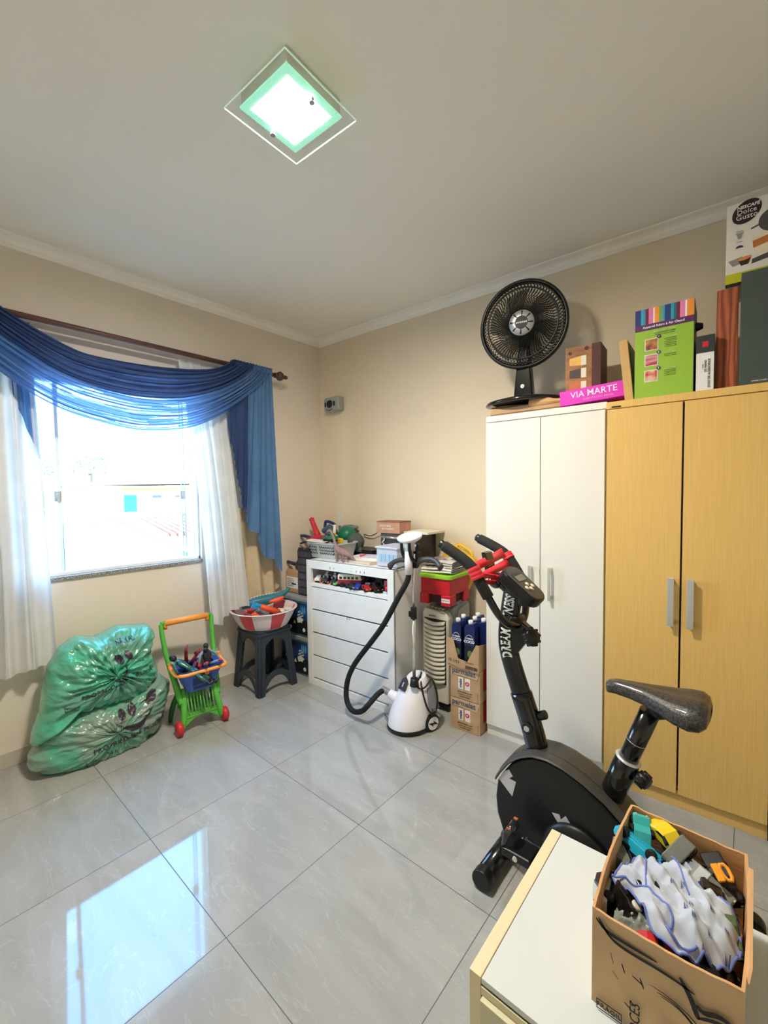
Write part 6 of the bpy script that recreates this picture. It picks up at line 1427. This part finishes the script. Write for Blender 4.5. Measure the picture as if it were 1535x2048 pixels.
def wall(nm, p, q, h0, h1, inward, jag=0, lean=0, mm=boxm):
    m = M(); P, Q = Vector((*p, 0)), Vector((*q, 0)); I = Vector((*inward, 0)); n = 30
    def wf(s, t):
        b_ = P.lerp(Q, s); h = (h0+(h1-h0)*s)+jag*noise.noise(Vector((s*9, 3, h0*50)))
        return b_+Vector((0, 0, h*t))-I*(lean*t*t*math.sin(PI*s))
    vs1 = [[m.b.verts.new(wf(i/n, j/8)) for j in range(9)] for i in range(n+1)]; vs2 = [[m.b.verts.new(wf(i/n, j/8)+I*th) for j in range(9)] for i in range(n+1)]
    for i in range(n):
        for j in range(8): m._f([vs1[i][j], vs1[i+1][j], vs1[i+1][j+1], vs1[i][j+1]], 0); m._f([vs2[i][j], vs2[i][j+1], vs2[i+1][j+1], vs2[i+1][j]], 1)
        m._f([vs1[i][8], vs1[i+1][8], vs2[i+1][8], vs2[i][8]], 1)
    for i in (0, n): 
        for j in range(8): m._f([vs1[i][j], vs1[i][j+1], vs2[i][j+1], vs2[i][j]], 1)
    o = m.obj(nm, [mm, CARDIN], tb, recalc=True); return o
wall('near_wall', (0, 0), (BW_, 0), BH_-.004, BH_-.0, (0, 1), .003, .006)
wall('far_wall', (0, BD_), (BW_, BD_), BH_+.002, BH_-.004, (0, -1), .003, .0)
wall('left_wall', (0, 0), (0, BD_), BH_-.002, BH_+.002, (1, 0), .004, .007)
wall('right_wall', (BW_, 0), (BW_, BD_), BH_, BH_-.002, (-1, 0), .003, .006)
m = M(); m.prism([(0, 0), (.26, .0), (.24, .012), (.02, .010)], (BW_+.001, .02, BH_-.002), (0, 1, 0), (.35, 0, 1), (.004, 0, 0)); m.obj('folded_flap', CARDIN, tb)
# prints on the near wall (logo strokes, lettering)
def nprint(pts, w, nm='ink_stroke'):
    m = M(); pts = smoothp([(a, b_, 0) for a, b_ in pts], 2); n = len(pts); L_, R__ = [], []
    for i, p in enumerate(pts):
        d = pts[min(i+1, n-1)]-pts[max(i-1, 0)]; d.normalize(); nn = Vector((-d.y, d.x, 0)); ww = w*math.sin(PI*(i+.5)/n)**.6
        L_.append(p+nn*ww); R__.append(p-nn*ww)
    for i in range(n-1):
        q = [Vector((v.x, -.0075-.0*i, v.y)) for v in (L_[i], L_[i+1], R__[i+1], R__[i])]; m._f([m.b.verts.new(v) for v in q], 0)
    m.obj(nm, INKB, tb)
nprint([(.008, .165), (.025, .150), (.06, .150), (.10, .150)], .003); nprint([(.012, .168), (.03, .143), (.055, .138), (.11, .140), (.15, .135)], .0028)
nprint([(.13, .148), (.145, .125), (.152, .105), (.155, .098)], .004); nprint([(.152, .12), (.160, .112), (.18, .125), (.20, .118)], .004); nprint([(.154, .100), (.175, .112), (.20, .115)], .003)
nprint([(.10, .10), (.125, .100), (.15, .085), (.165, .055), (.17, .01)], .0013); nprint([(.105, .097), (.13, .096), (.153, .08), (.168, .05), (.173, .01)], .0013); nprint([(.09, .105), (.12, .104), (.155, .09), (.172, .06), (.178, .01)], .001)
for q in range(7): a = random.uniform(.02, .12); bq = random.uniform(.03, .12); nprint([(a, bq), (a+random.uniform(.004, .018), bq-random.uniform(.0, .02))], random.choice((.0006, .0012)))
nprint([(.198, .112), (.199, .06), (.198, .004)], .003)
TX('Granero', .026, INKB, tb, (.148, -.0085, .030), rot=(PI/2, .55, 0), bold=.02, shear=.2)
TX('DOCES', .022, INKB, tb, (.070, -.0085, .022), rot=(PI/2, -PI/2, 0)); 
m = M(); m.bx(.010, .050, -.0085, -.0075, .018, .019); m.bx(.010, .050, -.0085, -.0075, .002, .003); m.bx(.010, .011, -.0085, -.0075, .003, .018); m.bx(.049, .050, -.0085, -.0075, .003, .018); m.obj('stamp_frame', INKB, tb)
TX('FRÁGIL', .012, INKB, tb, (.030, -.0085, .0105))
# toy filler: dark base layer of toys then visible ones
bp = Vector((-.2035, .790, CZ))
def tin(x, y, z): return Vector((x, y, z))
teal2 = mat('aqua_toy_paint', (60, 180, 180), .3, coat=.4, var=.05); blkT = mat('black_toy_paint', (20, 21, 24), .25, coat=.4, var=.2); gryT = mat('grey_toy_paint', (112, 116, 108), .4, var=.15); slvT = mat('silver_toy_paint', (140, 142, 140), .4, var=.1); whT = mat('white_toy_paint', (214, 214, 206), .3, coat=.3, var=.03); yelT = mat('yellow_toy_paint', (236, 208, 40), .3, coat=.4, var=.05); milT = mat('olive_toy_paint', (74, 96, 50), .5, var=.2)
toy_car('aqua blue toy car standing on end in the far left corner of the toy box', teal2, tin(-.180, 1.080, .618), 0, .080, rot=(math.radians(8), math.radians(-62), math.radians(100)), kind='sedan')
toy_car('bright cyan toy car lying upside down, showing its cyan underside', CYANT, tin(-.166, 1.040, .640), 0, .10, rot=(math.radians(155), math.radians(8), math.radians(-22)), kind='sedan', under=CYANT)
toy_car('yellow toy sports car behind the cyan car', yelT, tin(-.125, 1.078, .620), 0, .09, rot=(.1, .1, math.radians(-35)), kind='sport')
toy_car('grey toy truck tipped on its side near the left wall of the toy box', gryT, tin(-.178, 1.000, .605), 0, .085, rot=(math.radians(80), 0, math.radians(-60)), kind='truck')
toy_car('flat grey toy lorry bed with a pale stripe in the middle of the toy box', gryT, tin(-.105, 1.050, .625), 0, .070, rot=(math.radians(20), math.radians(-25), math.radians(60)), kind='bus')
toy_car('black toy car with grey hubs near the far wall of the toy box', blkT, tin(-.062, 1.062, .612), 0, .10, rot=(math.radians(70), .1, math.radians(-40)), kind='sedan')
toy_car('silver toy car half buried beside the black car', slvT, tin(-.050, 1.020, .612), 0, .085, rot=(math.radians(35), .1, math.radians(-30)), kind='sport')
toy_car('glossy black toy truck in the far right corner of the toy box', blkT, tin(-.030, 1.062, .60), 0, .09, rot=(math.radians(20), .3, math.radians(-60)), kind='truck')
toy_car('long black toy car along the right wall of the toy box', blkT, tin(-.022, .990, .612), 0, .10, rot=(math.radians(75), 0, math.radians(-82)), kind='sedan')
toy_car('olive green toy vehicle at the right wall of the toy box', milT, tin(-.018, .930, .605), 0, .085, rot=(.2, .1, math.radians(-78)), kind='truck')
toy_car('white toy car on its side against the left wall of the toy box', whT, tin(-.188, .893, .605), 0, .085, rot=(math.radians(88), 0, math.radians(-85)), kind='sedan')
toy_car('black toy car with cream trim beside the white car', blkT, tin(-.158, .895, .608), 0, .085, rot=(math.radians(60), 0, math.radians(-70)), kind='sedan', wheel=CREAM)
toy_car('black toy van under the cloth near the left front corner', blkT, tin(-.145, .930, .60), 0, .09, rot=(.1, .2, math.radians(-50)), kind='truck')
toy_car('blue toy car peeping out beside the cloth', mat('dark_blue_toy_paint', (36, 60, 140), .3, coat=.3, var=.05), tin(-.055, .985, .60), 0, .08, rot=(.2, 0, math.radians(-40)), kind='sedan')
toy_car('black toy car low in the front right corner of the toy box', blkT, tin(-.045, .845, .585), 0, .09, rot=(.1, .1, .3), kind='sedan')
toy_car('small red toy car at the near wall of the toy box', RED, tin(-.115, .835, .595), 0, .06, rot=(.1, .1, .3), kind='sport')
orr = T('orange_toy_hook', 'small orange clip toy lying on the silver car', 'toy', (-.033, 1.015, .660), .6, rot=(.3, .5, -.9))
m = M(); m.tube([(-.012, 0, 0), (.012, .002, 0), (.014, .014, 0), (-.012, .014, 0)], .0035, 8, closed=True, smooth=1); m.bx(-.014, .014, -.012, .0, -.004, .004); m.obj('clip', mat('orange_toy', (246, 160, 40), .4, var=.05), orr, bevel=.001)
clp = T('clear_toy_wrap', 'crinkled clear plastic wrapper near the front wall of the toy box', 'wrapper', (-.143, .858, .612), 0)
m = M(); m.grid(lambda s, t: Vector(((s-.5)*.075, (t-.5)*.06, .010*noise.noise(Vector((s*7, t*7, 1)))+.012*math.sin(PI*s)*math.sin(PI*t))), 24, 20); m.obj('wrap', mat('crinkled_film', (150, 158, 150), .15, alpha=.8, var=.2, vscale=60, bump=.4, bscale=90), clp, recalc=False)
fill = M()
rnd = random.Random(5)
def lump(p, r, mi):
    fill.box(p, (r*rnd.uniform(1.4, 2.4), r*rnd.uniform(1, 1.6), r*rnd.uniform(.8, 1.3)), rot=(rnd.uniform(-1, 1), rnd.uniform(-1, 1), rnd.uniform(0, 3)), mi=mi)
for k in range(170):
    lump((rnd.uniform(-.180, -.022), rnd.uniform(.822, 1.078), rnd.uniform(.505, .598)), .014, rnd.choice((0, 0, 0, 0, 1, 1, 2, 3)))
tag(fill.obj('toy_pieces', [blkT, gryT, slvT, milT], None, bevel=.002), 'heap of small dark toy pieces filling the bottom of the toy box', 'toys', kind='stuff')
# cloth with sailing boats
clo = [(-.198, .900), (-.185, .932), (-.173, .975), (-.155, .974), (-.135, .99), (-.115, 1.015), (-.091, 1.033), (-.077, 1.02), (-.077, .984), (-.054, .960), (-.032, .967), (-.016, .951), (-.004, .929), (.0, .888), (-.006, .861), (-.022, .841), (-.04, .837), (-.053, .831), (-.069, .816), (-.091, .820), (-.117, .830), (-.138, .859), (-.161, .884), (-.186, .887)]
R = resample(clo, 140); cctr = Vector((-.085, .905, 0))
def cloth_h(x, y):
    f = noise.noise(Vector((x*26+y*14, y*9-x*5, 2)))*.022 + noise.noise(Vector((x*70, y*50, 5)))*.009
    ridge = (1-abs(noise.noise(Vector((x*30+y*34, (y-x)*8, 8))))*3)*.010
    e = ((x+.085)/.12)**2+((y-.91)/.13)**2
    return .652 + f + ridge - .010*e
m = M(); rings = 34; n = 140
vs = [[m.b.verts.new((lambda p, i=i: Vector((p.x, p.y, cloth_h(p.x, p.y)-(.014*((i/rings)**10)))))(cctr.lerp(R[j], i/rings))) for j in range(n)] for i in range(1, rings+1)]
c0 = m.b.verts.new((cctr.x, cctr.y, cloth_h(cctr.x, cctr.y)))
for i in range(rings-1):
    for j in range(n): m._f([vs[i][j], vs[i][(j+1) % n], vs[i+1][(j+1) % n], vs[i+1][j]], 0, True)
for j in range(n): m._f([c0, vs[0][j], vs[0][(j+1) % n]], 0, True)
m.b.faces.ensure_lookup_table(); bmesh.ops.recalc_face_normals(m.b, faces=m.b.faces)
cbvh = BVHTree.FromBMesh(m.b)
mus = sheer('white_muslin', (196, 202, 214), (214, 218, 226), .2, 0)
clo_o = m.obj('muslin_cloth', mus, None); tag(clo_o, 'white muslin cloth with blue hem and small printed sailing boats, crumpled on the toys', 'cloth')
md = clo_o.modifiers.new('solid', 'SOLIDIFY'); md.thickness = .002; md.offset = -1
hemm = mat('blue_hem', (110, 128, 205), .8, var=.08, vscale=60)
edge = [v.co.copy() for v in clo_o.data.vertices if False]
ep = []
for j in range(n): p = cctr.lerp(R[j], .992); ep.append(Vector((p.x, p.y, cloth_h(p.x, p.y)-.012)))
m = M(); m.tube(ep, .0022, 6, closed=True); m.obj('hem', hemm, clo_o)
hm = smoothp([(-.194, .889), (-.168, .895), (-.151, .899), (-.139, .900), (-.119, .885), (-.097, .871), (-.090, .860), (-.101, .840), (-.092, .828), (-.073, .829), (-.056, .836)], 2)
m = M(); m.tube([Vector((p.x, p.y, cloth_h(p.x, p.y)+.001)) for p in hm], .0020, 6); m.obj('hem', hemm, clo_o)
hm = smoothp([(-.139, .900), (-.145, .93), (-.150, .965)], 2)
m = M(); m.tube([Vector((p.x, p.y, cloth_h(p.x, p.y)+.001)) for p in hm], .0018, 6); m.obj('hem', hemm, clo_o)
hm = smoothp([(-.112, 1.008), (-.098, .985), (-.085, .955), (-.075, .935)], 2)
m = M(); m.tube([Vector((p.x, p.y, cloth_h(p.x, p.y)+.001)) for p in hm], .0016, 6); m.obj('hem', hemm, clo_o)
boatm = mat('slate_blue_print', (92, 100, 138), .8, var=.1)
boat_meshes = []
for bx_, by_ in ((-.069, .903), (-.039, .903), (-.062, .865), (-.018, .886), (-.039, .859), (-.016, .850), (-.045, .834), (-.086, .95), (-.10, .925), (-.12, .955), (-.075, .885), (-.095, .99)):
    parts_ = [flat_grid_mesh(lambda s, t: (-.0007-.0032*s*(1-t), .001+.0092*t), 4, 6), flat_grid_mesh(lambda s, t: (.0006+.0022*s*(1-t), .001+.0066*t), 4, 5), flat_grid_mesh(lambda s, t: ((s-.5)*(.0085-.003*t), -.0006*t-.0002), 6, 2)]
    bm_ = bmesh.new()
    for q in parts_: bm_.from_mesh(q); bpy.data.meshes.remove(q)
    me = bpy.data.meshes.new('boat'); bm_.to_mesh(me); bm_.free()
    decal('printed_boat', me, cbvh, clo_o, boatm, (bx_, by_, .65), (.92, .38, 0), (-.38, .92, 0), off=.0012, direction=(0, 0, -1))
